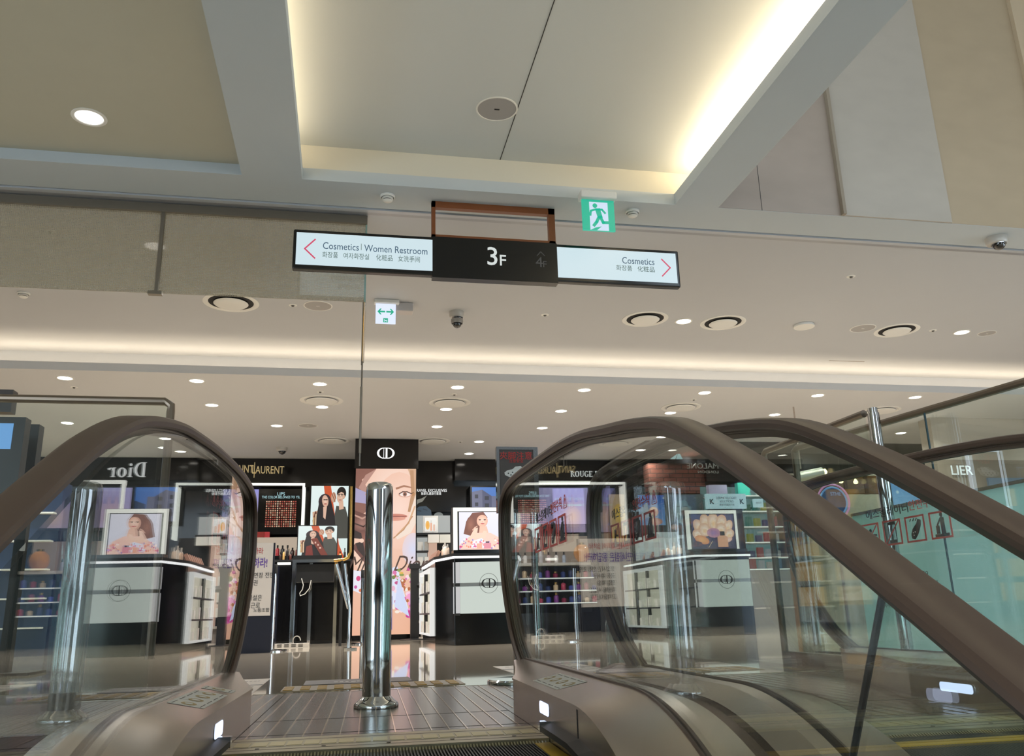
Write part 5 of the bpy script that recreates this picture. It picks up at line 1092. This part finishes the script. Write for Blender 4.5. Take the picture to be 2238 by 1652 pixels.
# black scanner stand right of the bollard and small bench
q = atz(905, 1398, 0); bs_ = thing('scanner_stand', 'slim black stand on flat black base right of the bollard', 'stand', (q.x, q.y, 0)); tz = aty(905, 1236, q.y).z
wallbox(bs_, 'post', -.06, .07, .015, tz, -.04, .06, mblack); wallbox(bs_, 'head', -.08, .085, tz - .05, tz + .03, -.05, .07, mblack); b = MB(); b.lathe([(.20, 0), (.20, .010), (.05, .018), (0, .018)], mblack, 30, c=(-.03, 0, 0)); b.build('base', parent=bs_)
q2 = aty(918, 1279, q.y); b = MB(); b.lathe([(.0, .05), (.08, .045), (.10, 0), (.08, -.04), (0, -.045)], mblack, 20, c=(q2.x - q.x + .03, .0, q2.z)); b.build('scanner_cup', parent=bs_, smooth=True)
q = atz(920, 1394, 0); bn = thing('small_bench', 'small grey topped bench between the black stand and the kiosk', 'bench', (q.x, q.y - .2, 0)); zz_ = aty(918, 1356, q.y - .2).z
wallbox(bn, 'seat', -.12, .16, zz_ - .04, zz_, -.1, .12, mat('bench_grey', '#b2aaa0', .5)); wallbox(bn, 'leg', -.02, .07, .02, zz_ - .04, -.03, .05, mat('bench_leg', '#8b8178', .5)); wallbox(bn, 'foot', -.10, .13, 0, .02, -.1, .1, MATS['bench_grey'])
# floor: tactile strips, mat, stickers
tac = mat('tactile_yellow', '#a8842e', .45); tacb = mat('tactile_base', '#7d6f52', .4)
def tactile(x0, x1, y0, y1, n, label):
    b = MB(); b.box((x0, y0, 0), (x1, y1, .003), tacb)
    w = (x1 - x0) / n
    for i in range(n):
        for k in range(4): b.box((x0 + w * i + w * .10, y0 + .03 + (y1 - y0 - .06) * k / 4, .003), (x0 + w * i + w * .66, y0 + .03 + (y1 - y0 - .06) * (k + .62) / 4, .007), tac)
    tag(b.build('tactile_paving'), label, 'tactile paving')
tactile(-.32, .66, 4.84, 5.17, 11, 'yellow tactile strip on the floor behind the bollard'); tactile(1.30, 2.50, 4.98, 5.32, 12, 'yellow tactile strip before the neighbouring escalator, seen through glass'); tactile(-2.4, -.95, 4.84, 5.17, 14, 'yellow tactile strip on the floor left of the near escalator')
b = MB(); b.box((-.22, 5.22, 0), (.40, 5.56, .004), mat('mat_grey', '#4f4a48', .5)); m_ = tag(b.build('floor_notice'), 'dark grey floor notice with white lettering behind the yellow tactile strip', 'floor notice')
def dashes(par, x0, y0, w, h, z, m, n):
    b = MB(); x = x0; rr_ = random.Random(n)
    for _ in range(n):
        d = w / n * (.45 + .4 * rr_.random()); b.box((x, y0, z), (x + d, y0 + h, z + .0005), m); x += w / n
    b.build('faint_print', parent=par)
dashes(m_, -.05, 5.34, .30, .035, .004, mat('mat_white', '#c8c4c0', .5), 9)
def fsticker(x0, y0, w, h, label, lines):
    b = MB(); b.box((x0, y0, 0), (x0 + w, y0 + h, .0015), mat('floor_paper', '#b9b0a4', .35)); o = tag(b.build('floor_sticker'), label, 'sticker')
    for i, s_ in enumerate(lines): dashes(o, x0 + w * .1, y0 + h * (.80 - i * .40), w * .8, h * .05, .0015, mat('faint_ink', '#857f78', .5), 11 + i)
    b = MB(); b.box((x0, y0 + h * .52, .0012), (x0 + w, y0 + h * .56, .0022), ink); b.build('divider', parent=o)
fsticker(-.80, 4.80, .34, 1.15, 'pale floor sticker with faint writing left beside the landing plate', (0, 1)); fsticker(1.06, 5.45, .62, .85, 'pale floor sticker with faint writing behind the near glass balustrade', (0, 1))
p = atz(1353, 1457, 0); cc = cyl_thing('acrylic_cylinder', 'clear acrylic cylinder with domed top standing on the floor behind the near glass', 'cover', p.x, p.y, (('cylinder', [(.078, .004), (.080, .004), (.080, .27), (.070, .31), (.045, .335), (0, .343), (0, .340), (.043, .332), (.068, .307), (.077, .268), (.078, .004)], clear), ('base_ring', [(.084, 0), (.084, .012), (.076, .012), (.076, 0)], chrome)))
# ================================================================ SHOP WALL BEHIND THE NEAR BALUSTRADE
yv = 16.18
f0 = W(1150, 1052, yv - .1); f1 = W(1300, 1052, yv - .1); zb_ = W(1310, 1188, yv - .1).z
lf2 = thing('lit_wall_frame', 'white glowing wall frame around a built lavender screen reflection behind the near balustrade', 'light frame', (0, yv - .13, 0)); led_frame(lf2, f0.x - .2, f1.x, zb_, f1.z, 0, .055, .08)
a = W(1118, 1146, yv - .1); c = W(1284, 1066, yv - .1)
ls = art('lavender_screen_or_reflection', [('rect', 0, 0, 1, 1, '#a99ac4', '#a8a2d2'), ('ell', .8, .25, .2, .5, '#d6b6a6', '#a99ac4'), ('ell', .2, .3, .16, .5, '#c8a8b0', '#a99ac4')] + [('rect', .1 + .08 * i, .60, .14 + .08 * i, .98, '#9088b8', '#b8b2dc') for i in range(10)], (a.x, yv - .10, a.z), (c.x - a.x, 0, 0), (0, 0, c.z - a.z), art_e, lf2); ls.location.y = -(yv - .13)  # glowing panel stands in for the left screen's reflection in the glass
wallbox(lf2, 'screen_back', a.x - .04, c.x + .04, a.z - .04, c.z + .04, .05, .12, mblack)
a = W(1100, 1232, 15.7); c = W(1296, 1168, 15.7)
le = thing('display_ledge', 'beige lit ledge with small products under the lavender reflection panel', 'shelf', (a.x, 15.7, 0))
wallbox(le, 'back_light', 0, c.x - a.x, a.z, c.z, .3, .36, emis('warm_back2', '#b9a391', .6)); wallbox(le, 'ledge_top', -.02, c.x - a.x + .02, a.z - .05, a.z, -.12, .36, mat('ledge_white', '#cfcac4', .3)); wallbox(le, 'cabinet', 0, c.x - a.x, 0, a.z - .9, -.05, .36, black); wallbox(le, 'cabinet_back', 0, c.x - a.x, a.z - .9, a.z - .05, .30, .36, mblack)
cols = ['#3a4a8a', '#7a3a8a', '#b03a5a', '#2a3a6a', '#8a2a4a', '#4a5ab0', '#d8c0a0']
cn = ['blue', 'purple', 'pink', 'navy', 'wine red', 'violet blue', 'cream']
for j, py in enumerate((1262, 1290, 1317)):
    z_ = W(1200, py, 15.6).z; wallbox(le, 'lit_shelf', 0, c.x - a.x, z_ - .03, z_, -.05, .30, emis('shelf_edge_glow', '#cfd6e6', .9) if 0 else mat('shelf_glass', '#8f98a8', .2))
    b = MB(); b.box((0, -.056, z_ - .022), (c.x - a.x, -.050, z_ - .006), led_w); b.build('shelf_light', parent=le)
    for i in range(12):
        k = (i * 3 + j * 2) % 7; product(a.x + .10 + i * .148, 15.72, z_ + .001, .09, .11 + .035 * ((i + j) % 3), cols[k], f'{cn[k]} bottle, {ORD[i]} from the left on the {["top", "middle", "bottom"][j]} shelf under the beige ledge', 'bottle', capc='#c9a860' if i % 3 == 0 else '#101014', group='perfumes on the three lit shelves')
for i in [k for k in range(11) if abs(a.x + .12 + k * .15 - W(1275, 1196, 15.5).x) > .21]:
    product(a.x + .12 + i * .15, 15.72, a.z + .001, .07, .20 if i % 4 else .3, ['#d8d0d4', '#c8b0b0', '#e8e0dc', '#a8b0c0'][i % 4], f'{["pale grey", "rose", "white", "pale blue"][i % 4]} small bottle, {ORD[i]} from the left on the beige lit ledge', 'bottle', group='small bottles on the beige lit ledge')
q = W(1275, 1196, 15.5); jr = cyl_thing('globe_jar', 'round orange globe jar on the ledge under the lavender reflection panel', 'jar', q.x, q.y + .12, (('globe', [(0, .0), (.14, .02), (.24, .14), (.27, .28), (.24, .42), (.14, .53), (0, .56)], mat('amber_glass', '#c8894a', .15, spec=.8)), ('cap', [(.09, .53), (.09, .60), (0, .61)], brass))); jr.location.z = a.z + .001; jr.scale = (.6, .6, .6)
q = W(1343, 1340, 9.0); w0 = W(1333, 1230, 9.0); br = thing('leaflet_rack', 'slim white rack with black slots seen through the near glass', 'rack', (w0.x, 9.0, 0)); wallbox(br, 'panel', 0, .11, 0.30, w0.z, 0, .04, emis('rack_white', '#c9bfb2', .45)); wallbox(br, 'leg', .04, .07, 0, .30, .0, .04, steel_d)
for i in range(5): wallbox(br, 'slot', .01, .06, q.z + .03 + i * .035, q.z + .038 + i * .035, -.002, 0, mblack)
# ---------------------------------------------------------------- brick panel, skin care shop
a = W(1419, 1052, 15.3); c = W(1537, 1016, 15.3)
def brick():
    m = bpy.data.materials.new('red_brick'); m.use_nodes = True; nt = m.node_tree; b = nt.nodes['Principled BSDF']; tc = nt.nodes.new('ShaderNodeTexCoord'); mp = nt.nodes.new('ShaderNodeMapping'); br_ = nt.nodes.new('ShaderNodeTexBrick')
    mp.inputs['Rotation'].default_value = (math.radians(90), 0, 0); nt.links.new(tc.outputs['Object'], mp.inputs[0]); nt.links.new(mp.outputs[0], br_.inputs['Vector']); br_.inputs['Scale'].default_value = 1
    br_.inputs['Brick Width'].default_value = .26; br_.inputs['Row Height'].default_value = .085; br_.inputs['Mortar Size'].default_value = .008; br_.inputs['Color1'].default_value = (*lin('#8a5040'), 1); br_.inputs['Color2'].default_value = (*lin('#6f3d32'), 1); br_.inputs['Mortar'].default_value = (*lin('#3a2a26'), 1)
    nt.links.new(br_.outputs[0], b.inputs[0]); b.inputs['Roughness'].default_value = .8; return m
brk = thing('skin_care_storefront', 'shop front with red brick band, screens and lit shelves beyond the neighbouring escalator', 'shop front', (0, 0, 0))
wallbox(brk, 'brick_band', a.x, c.x, W(1480, 1078, 15.3).z, c.z + .02, 15.3, 15.6, brick())
wallbox(brk, 'fascia', W(1360, 1000, 15.5).x, 13.9, 2.9, ZL - .013, 15.62, 15.9, black); wallbox(brk, 'fascia_right', c.x, 13.9, W(1600, 1052, 15.2).z, ZL - .013, 15.2, 15.6, black)
wallbox(brk, 'back_panel', W(1400, 1000, 15.9).x, 13.9, 0, 2.9, 15.95, 16.1, mat('greige_panel', '#5b5650', .5))
q = W(1540, 1017, 15.1); text('MALONE', .15, mat('reflected_name_grey', '#a8a49c', .4, emit='#a8a49c', es=.4), brk, (q.x, 15.19, q.z), depth=.003, mirror=True, sx=1.1); q = W(1552, 1030, 15.1); text('LONDON', .07, MATS['reflected_name_grey'], brk, (q.x, 15.19, q.z), depth=.003, mirror=True, sx=1.4)  # backward name is a glass reflection, built as letters on the fascia
q = W(1475, 998, 15.2); b = MB(); b.prism([(q.x - .11, q.z - .05), (q.x + .04, q.z + .05), (q.x - .01, q.z - .05)], 'y', 15.16, 15.2, cy); b.prism([(q.x + .02, q.z - .05), (q.x + .06, q.z + .05), (q.x + .09, q.z + .05), (q.x + .14, q.z - .05)], 'y', 15.16, 15.2, cy); b.build('arrow_mark', parent=brk)
# blue screen
a = W(1398, 1148, 14.9); c = W(1470, 1082, 14.9)
s1 = thing('blue_screen', 'bright blue wall screen with pale figures beside the smiling portrait', 'screen', (a.x, 14.9, a.z))
wallbox(s1, 'screen_body', -.04, c.x - a.x + .04, -a.z, c.z - a.z + .05, .01, .1, mblack)
art('screen_picture', [('rect', 0, 0, 1, 1, '#6f9fd0', '#2f6cc8'), ('poly', [(0, .5), (.25, .78), (.3, .3), (0, .1)], '#a9bcd2'), ('ell', .42, .45, .14, .16, '#eab8a8'), ('poly', [(.28, .22), (.40, .38), (.42, .20), (.32, .14)], '#1c1c24'), ('ell', .45, .12, .2, .12, '#e8b0a0', '#c88a78'), ('rect', .72, .72, .98, .74, '#c8dcec'), ('rect', .72, .64, .98, .66, '#c8dcec'), ('rect', .72, .56, .98, .58, '#c8dcec'), ('ell', .80, .90, .10, .05, '#e6eef4')], (0, -.001, 0), (c.x - a.x, 0, 0), (0, 0, c.z - a.z), attr_mat('blue_glow', .9), s1)
# portrait of a smiling person in white coat (pale teal print)
a = W(1462, 1205, 14.7); c = W(1536, 1080, 14.7)
s2 = thing('portrait_poster', 'grey green portrait panel of a smiling person in pale coat', 'poster', (a.x, 14.7, a.z)); wallbox(s2, 'panel', 0, c.x - a.x, -a.z, c.z - a.z, .004, .06, mat('dark_teal_board', '#4f5f5f', .5))
art('print', [('rect', 0, 0, 1, 1, '#3d4848', '#6b7472'), ('poly', [(.30, .55), (.10, 0), (1, 0), (1, .30), (.80, .46), (.60, .52)], '#a9c4c2'), ('poly', [(.0, 0), (.05, .45), (.22, .52), (.5, .44), (.6, .0)], '#4a3d28'), ('ell', .40, .74, .21, .20, '#a8c6c4', '#86a6a4'), ('ell', .62, .74, .05, .05, '#86a6a4'), ('ell', .42, .93, .16, .04, '#7f8f8c'), ('line', [(.27, .78), (.36, .785)], .012, '#33403f'), ('line', [(.46, .785), (.55, .78)], .012, '#33403f'), ('poly', [(.30, .67), (.52, .67), (.47, .62), (.36, .62)], '#e0ecea'), ('line', [(.41, .76), (.38, .70), (.43, .70)], .008, '#6b8886'),
     ('ell', .20, .42, .10, .05, '#d8b0a0'), ('ell', .34, .40, .08, .05, '#5a3a30'), ('ell', .52, .42, .09, .05, '#c89a70'), ('rect', .12, .22, .5, .28, '#d8dcd8')], (0, 0, 0), (c.x - a.x, 0, 0), (0, 0, c.z - a.z), attr_mat('portrait_print', .55), s2)
# dermatologist light sign and shelf unit
a = W(1546, 1111, 14.3); c = W(1629, 1079, 14.3)
s3 = thing('lit_sign', 'pale blue lit sign reading dermatologist solutions above the skin care shelves', 'sign', (a.x, 14.3, a.z)); wallbox(s3, 'light_panel', 0, c.x - a.x, 0, c.z - a.z, 0, .08, emis('derm_face', '#c2e4ec', 1.0)); 
tk = emis('derm_text', '#24586a', .3)
mx_ = (c.x - a.x) / 2; hz = c.z - a.z
text('DERMATOLOGIST', .062, tk, s3, (mx_, -.003, hz * .70), depth=.001, sx=.8); text('SOLUTIONS', .062, tk, s3, (mx_, -.003, hz * .47), depth=.001, sx=.8); text('皮肤专家解决方案', .045, tk, s3, (mx_, -.003, hz * .24), depth=.001, sx=.8)
for sx_ in (.12, .88): text('K', .12, mat('derm_k', '#123a40', .4), s3, ((c.x - a.x) * sx_, -.003, hz * .45), depth=.001, bold=.004)
wallbox(s3, 'mounting', .05, c.x - a.x - .05, -a.z, hz * .5, .085, .12, mblack)
a = W(1560, 1248, 14.6); c = W(1700, 1060, 14.6); zs = [W(1640, y_, 14.5).z for y_ in (1243, 1218, 1184, 1150, 1116, 1082)]
s4 = thing('shelf_unit', 'lit skin care shelf unit with colourful boxes beyond the neighbouring escalator', 'shelves', (a.x, 14.6, 0)); ww = c.x - a.x
wallbox(s4, 'back_panel', 0, ww, 0, c.z, .25, .3, emis('teal_back_glow', '#7fa8a6', .55)); wallbox(s4, 'base_cabinet', 0, ww, 0, zs[0] - .03, -.1, .25, mat('cab_grey', '#8f8b86', .4)); wallbox(s4, 'wood_side', ww, ww + .08, 0, c.z, -.1, .3, mat('oak', '#8a6244', .5))
pc = ['#3f8f5f', '#e8ecee', '#c8d43a', '#5a8fb0', '#d85a50', '#2fb0a0', '#f0e8d8', '#404a8a']; pn_ = ['green', 'white', 'lime', 'steel blue', 'red', 'turquoise', 'cream', 'indigo']
for j, z_ in enumerate(zs):
    wallbox(s4, 'shelf', 0, ww, z_ - .025, z_, -.1, .25, mat('shelf_white', '#c8ccca', .3)); b = MB(); b.box((0, -.106, z_ - .02), (ww, -.1, z_ - .008), led_w); b.build('shelf_light', parent=s4)
    if j == 5: continue
    for i in range(8):
        k = (i * 5 + j * 3) % 8; product(a.x + .09 + i * (ww - .1) / 8, 14.58, z_ + .001, .11, .12 + .03 * ((i * 2 + j) % 3), pc[k], f'{pn_[k]} box, {ORD[i]} from the left on the {ORD[j]} skin care shelf from the bottom', 'box', box=True, group='boxes on the skin care shelves', es=.28)
for i, (u, w__, h__, cl, nm) in enumerate(((.02, .36, .20, '#b9b4d0', 'lilac patterned'), (.42, .24, .24, '#3fc0a8', 'turquoise'), (.70, .30, .16, '#b8c8c0', 'grey green'))):
    b = MB(); b.box((0, 0, 0), (w__, .12, h__), mat('gift' + cl, cl, .4)); o = b.build('gift_box'); o.location = (a.x + u * ww, 14.56, zs[5] + .001); tag(o, f'{nm} gift box on the top shelf of the skin care unit', 'box')
a = W(1649, 1108, 14.3); c = W(1667, 1090, 14.3); b = MB(); b.box((a.x, 14.3, a.z), (c.x, 14.36, c.z), MATS['derm_face']); b.box((c.x - .03, 14.36, a.z + .02), (c.x - .01, 14.86, a.z + .05), mblack); o = tag(b.build('small_lit_sign'), 'small pale lit sign right of the larger dermatologist sign', 'sign'); text('ANTI', .05, tk, o, ((a.x + c.x) / 2, 14.298, (a.z + c.z) / 2), depth=.001)
# yellow poster and hooded figure posters beside (seen through glass)
a = W(1336, 1185, 15.0); c = W(1364, 1080, 15.0); yp = thing('yellow_poster', 'tall golden yellow lit poster behind the red framed pictograms', 'poster', (a.x, 15.0, a.z)); wallbox(yp, 'panel', 0, c.x - a.x, -a.z, c.z - a.z, .004, .06, mblack)
art('print', [('rect', 0, 0, 1, 1, '#d8a850', '#c9a888'), ('ell', .6, .6, .4, .2, '#f0c020', '#d8a850'), ('rect', .3, .1, .7, .3, '#a87a30')], (0, 0, 0), (c.x - a.x, 0, 0), (0, 0, c.z - a.z), art_e, yp)
a = W(1306, 1195, 15.1); c = W(1333, 1062, 15.1); hp = thing('cap_poster', 'tall poster of a person wearing a purple cap beside the white lit frame', 'poster', (a.x, 15.1, a.z)); wallbox(hp, 'panel', 0, c.x - a.x, -a.z, c.z - a.z, .004, .06, mblack)
art('print', [('rect', 0, 0, 1, 1, '#7a6a9a', '#8f80b0'), ('ell', .45, .55, .5, .22, '#c08458', '#a06a48'), ('poly', [(0, .70), (.1, .9), (.5, .96), (.95, .84), (1, .70), (.5, .74)], '#8a7ab8'), ('rect', .1, 0, .9, .35, '#a0603c')], (0, 0, 0), (c.x - a.x, 0, 0), (0, 0, c.z - a.z), attr_mat('poster_glow', .7), hp)
# ---------------------------------------------------------------- far right: lamps, cylinder, round neon, sky poster, shop name
gl_ = emis('bulb_glow', '#ffdca0', 6)
for i, (px, py) in enumerate(((1741, 1029), (1803, 1031), (1814, 1053), (1838, 1051), (1870, 1053), (1922, 1033), (1857, 1035))):
    p = W(px, py, 13.0); t = thing('pendant_bulb', f'warm glowing pendant bulb, {ORD[i]} of those over the golden shop beyond the glass', 'lamp', tuple(p), 0, 'warm pendant bulbs at the right')
    b = MB(); b.lathe([(0, -.04), (.03, -.03), (.04, 0), (.02, .035), (.015, .05), (0, .05)], gl_, 14); b.build('bulb', parent=t, smooth=True); b = MB(); b.lathe([(.016, .05), (.016, .09), (.003, .09), (.003, ZL - p.z), (0, ZL - p.z)], mblack, 8); b.build('cord', parent=t)
a = W(1741, 1043, 11.5); c = W(1796, 1032, 11.5); sc2 = thing('silver_cylinder_lamp', 'silver ribbed cylinder lamp hanging near the warm bulbs', 'lamp', tuple(c)); b = MB(); d_ = a - c; b.tube([(0, 0, 0), (d_.x, 0, d_.z)], .075, mat('ribbed_silver', '#b8b4a8', .3, .8, bump=(40, 1, (30, 1, 1))), 20); b.build('cylinder', parent=sc2, smooth=True)
b = MB(); b.lathe([(.06, 0), (0, .002)], white, 20); o = b.build('end_cap', parent=sc2); o.rotation_euler = (0, math.pi / 2, 0); o.location = (.003, 0, 0); b = MB(); b.tube([(d_.x * .8, 0, .05), (d_.x * .8, 0, ZL - c.z)], .012, steel, 8); b.build('hanger', parent=sc2)
a = W(1690, 1016, 14.0); gp_ = thing('golden_storefront', 'golden brown shop interior front seen through the glass barrier', 'shop front', (0, 0, 0))
xg0, xg1 = W(1760, 1060, 14).x, W(1965, 1040, 14).x
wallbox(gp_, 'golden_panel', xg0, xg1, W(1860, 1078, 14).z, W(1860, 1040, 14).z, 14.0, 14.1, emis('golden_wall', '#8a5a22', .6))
for i in range(4): wallbox(gp_, 'panel_strip', xg0 + .35 + i * .42, xg0 + .42 + i * .42, W(1860, 1078, 14).z, W(1860, 1040, 14).z, 13.98, 14.0, mat('strip_dark', '#3a2614', .4))
wallbox(gp_, 'lower_wall', xg0, xg1, 0, W(1860, 1080, 14).z, 14.0, 14.1, mat('lower_tan', '#8f8778', .5)); wallbox(gp_, 'lit_ledge', xg0 - .6, xg1, W(1860, 1040, 14).z, W(1860, 1036, 14).z, 13.95, 14.05, mat('ledge_grey', '#9a9284', .4))
q = W(1822, 1096, 13.4); nr = thing('round_neon_sign', 'round blue and pink neon ring sign behind the rail crossing', 'sign', tuple(q)); 
for nm, r0, col_ in (('outer_ring', .30, '#e08ac0'), ('inner_ring', .25, '#6a9ad8')):
    b = MB(); b.tube([(r0 * math.cos(t_ * math.pi / 16), 0, r0 * math.sin(t_ * math.pi / 16)) for t_ in range(33)], .016, emis('neon' + nm, col_, 1.2), 8); b.build(nm, parent=nr)
b = MB(); b.lathe([(.24, 0), (0, .001)], mat('neon_back', '#2c4878', .4), 30); o = b.build('disc', parent=nr); o.rotation_euler = (math.pi / 2, 0, 0); text('STHE', .09, MATS['neoninner_ring'], nr, (.05, -.01, .13), depth=.002); b = MB(); b.box((-.02, .01, -q.z), (.02, .04, 0), mblack); b.build('support', parent=nr)
a = W(1962, 1165, 12.5); c = W(2046, 1038, 12.5); sk_ = thing('sky_poster', 'bright blue sky poster with cloud and bubbles near the safety stickers', 'poster', (a.x, 12.5, a.z)); wallbox(sk_, 'panel', 0, c.x - a.x, -a.z, c.z - a.z, .004, .06, mblack)
art('print', [('rect', 0, 0, 1, 1, '#9cc4e2', '#4a94d4'), ('ell', .75, .30, .3, .25, '#c8dcec', '#9cc4e2'), ('ell', .2, .88, .07, .06, '#b0d4ee'), ('ell', .32, .75, .04, .035, '#b0d4ee'), ('ell', .12, .7, .03, .03, '#c0dcf0')], (0, 0, 0), (c.x - a.x, 0, 0), (0, 0, c.z - a.z), attr_mat('sky_glow', .9), sk_)
a = W(2046, 1200, 12.0); nmf = thing('name_storefront', 'greige shop front with white serif name at the right edge behind the barrier', 'shop front', (0, 0, 0)); xn0 = W(2046, 1000, 12).x
wallbox(nmf, 'facade', xn0, 13.9, 0, W(2150, 1005, 12).z, 12.0, 12.3, mat('facade_greige', '#877a6b', .5)); wallbox(nmf, 'window_print', W(2165, 1100, 12).x, 13.8, 1.2, W(2200, 1045, 12).z, 11.96, 12.0, mat('print_blue', '#6f7f92', .4)); wallbox(nmf, 'light_band', xn0, 13.9, W(2150, 1005, 12).z, ZL - .002, 12.0, 12.3, mat('band_light', '#b4aa9c', .5))
q = W(2108, 1027, 11.9); text('LIER', .22, sw_, nmf, (q.x, 11.97, q.z), depth=.006, sx=1.0); q = W(2205, 1085, 11.9); text('INNER TENSION', .07, sw_, nmf, (q.x, 11.945, q.z), depth=.002)
# ---------------------------------------------------------------- left edge: monitors on stands beyond the left barrier
def monitor(x0, x1, ztop, zbot, y, s0, s1, sz0, sz1, label):
    t = thing('monitor_stand', label, 'monitor', ((x0 + x1) / 2, y, 0)); c_ = (x0 + x1) / 2
    wallbox(t, 'housing', x0 - c_, x1 - c_, zbot, ztop, 0, .12, mat('monitor_grey', '#2c2b2b', .35)); wallbox(t, 'screen', s0 - c_, s1 - c_, sz0, sz1, -.004, 0, emis('blue_desktop', '#6fa8e6', .85)); wallbox(t, 'pole', -.04, .04, .02, zbot, .02, .1, mblack); wallbox(t, 'foot', -.25, .25, 0, .02, -.15, .25, mblack)
g = lambda px, py, y: aty(px, py, y)
monitor(g(-120, 950, 7).x, g(52, 950, 7).x, g(20, 911, 7).z, g(20, 1090, 7).z, 7, g(-100, 0, 7).x, g(27, 950, 7).x, g(10, 981, 7).z, g(10, 925, 7).z, 'dark monitor with blue screen at the left edge above the near handrail')
monitor(g(57, 950, 7.6).x, g(84, 950, 7.6).x, g(70, 927, 7.6).z, g(70, 1060, 7.6).z, 7.6, g(60, 950, 7.6).x, g(66, 950, 7.6).x, g(70, 1050, 7.6).z, g(70, 1040, 7.6).z, 'narrow dark monitor housing beside the blue screened monitor at the left edge')
monitor(g(-90, 950, 8.4).x, g(16, 950, 8.4).x, g(5, 851, 8.4).z, g(5, 900, 8.4).z, 8.4, g(-80, 950, 8.4).x, g(-40, 950, 8.4).x, g(5, 890, 8.4).z, g(5, 860, 8.4).z, 'tall dark display top rising over the left barrier rail at the left edge')
# left shop: blue and yellow shelving glimpsed through the near left glass
a = aty(60, 1240, 12.0)
ysf = thing('yellow_shelf_unit', 'dark blue shelf unit with glowing yellow niches at the lower left', 'shelves', (-5.2, 12.0, 0))
wallbox(ysf, 'body', 0, 1.5, 0, 2.2, .05, .4, mat('navy_body', '#16284a', .3)); 
for i in range(5): wallbox(ysf, 'lit_niche', .25, .75, .35 + i * .36, .62 + i * .36, .0, .05, emis('niche_yellow', '#d89a20', .8)); wallbox(ysf, 'niche_shelf', .9, 1.45, .33 + i * .36, .35 + i * .36, -.08, .05, white)
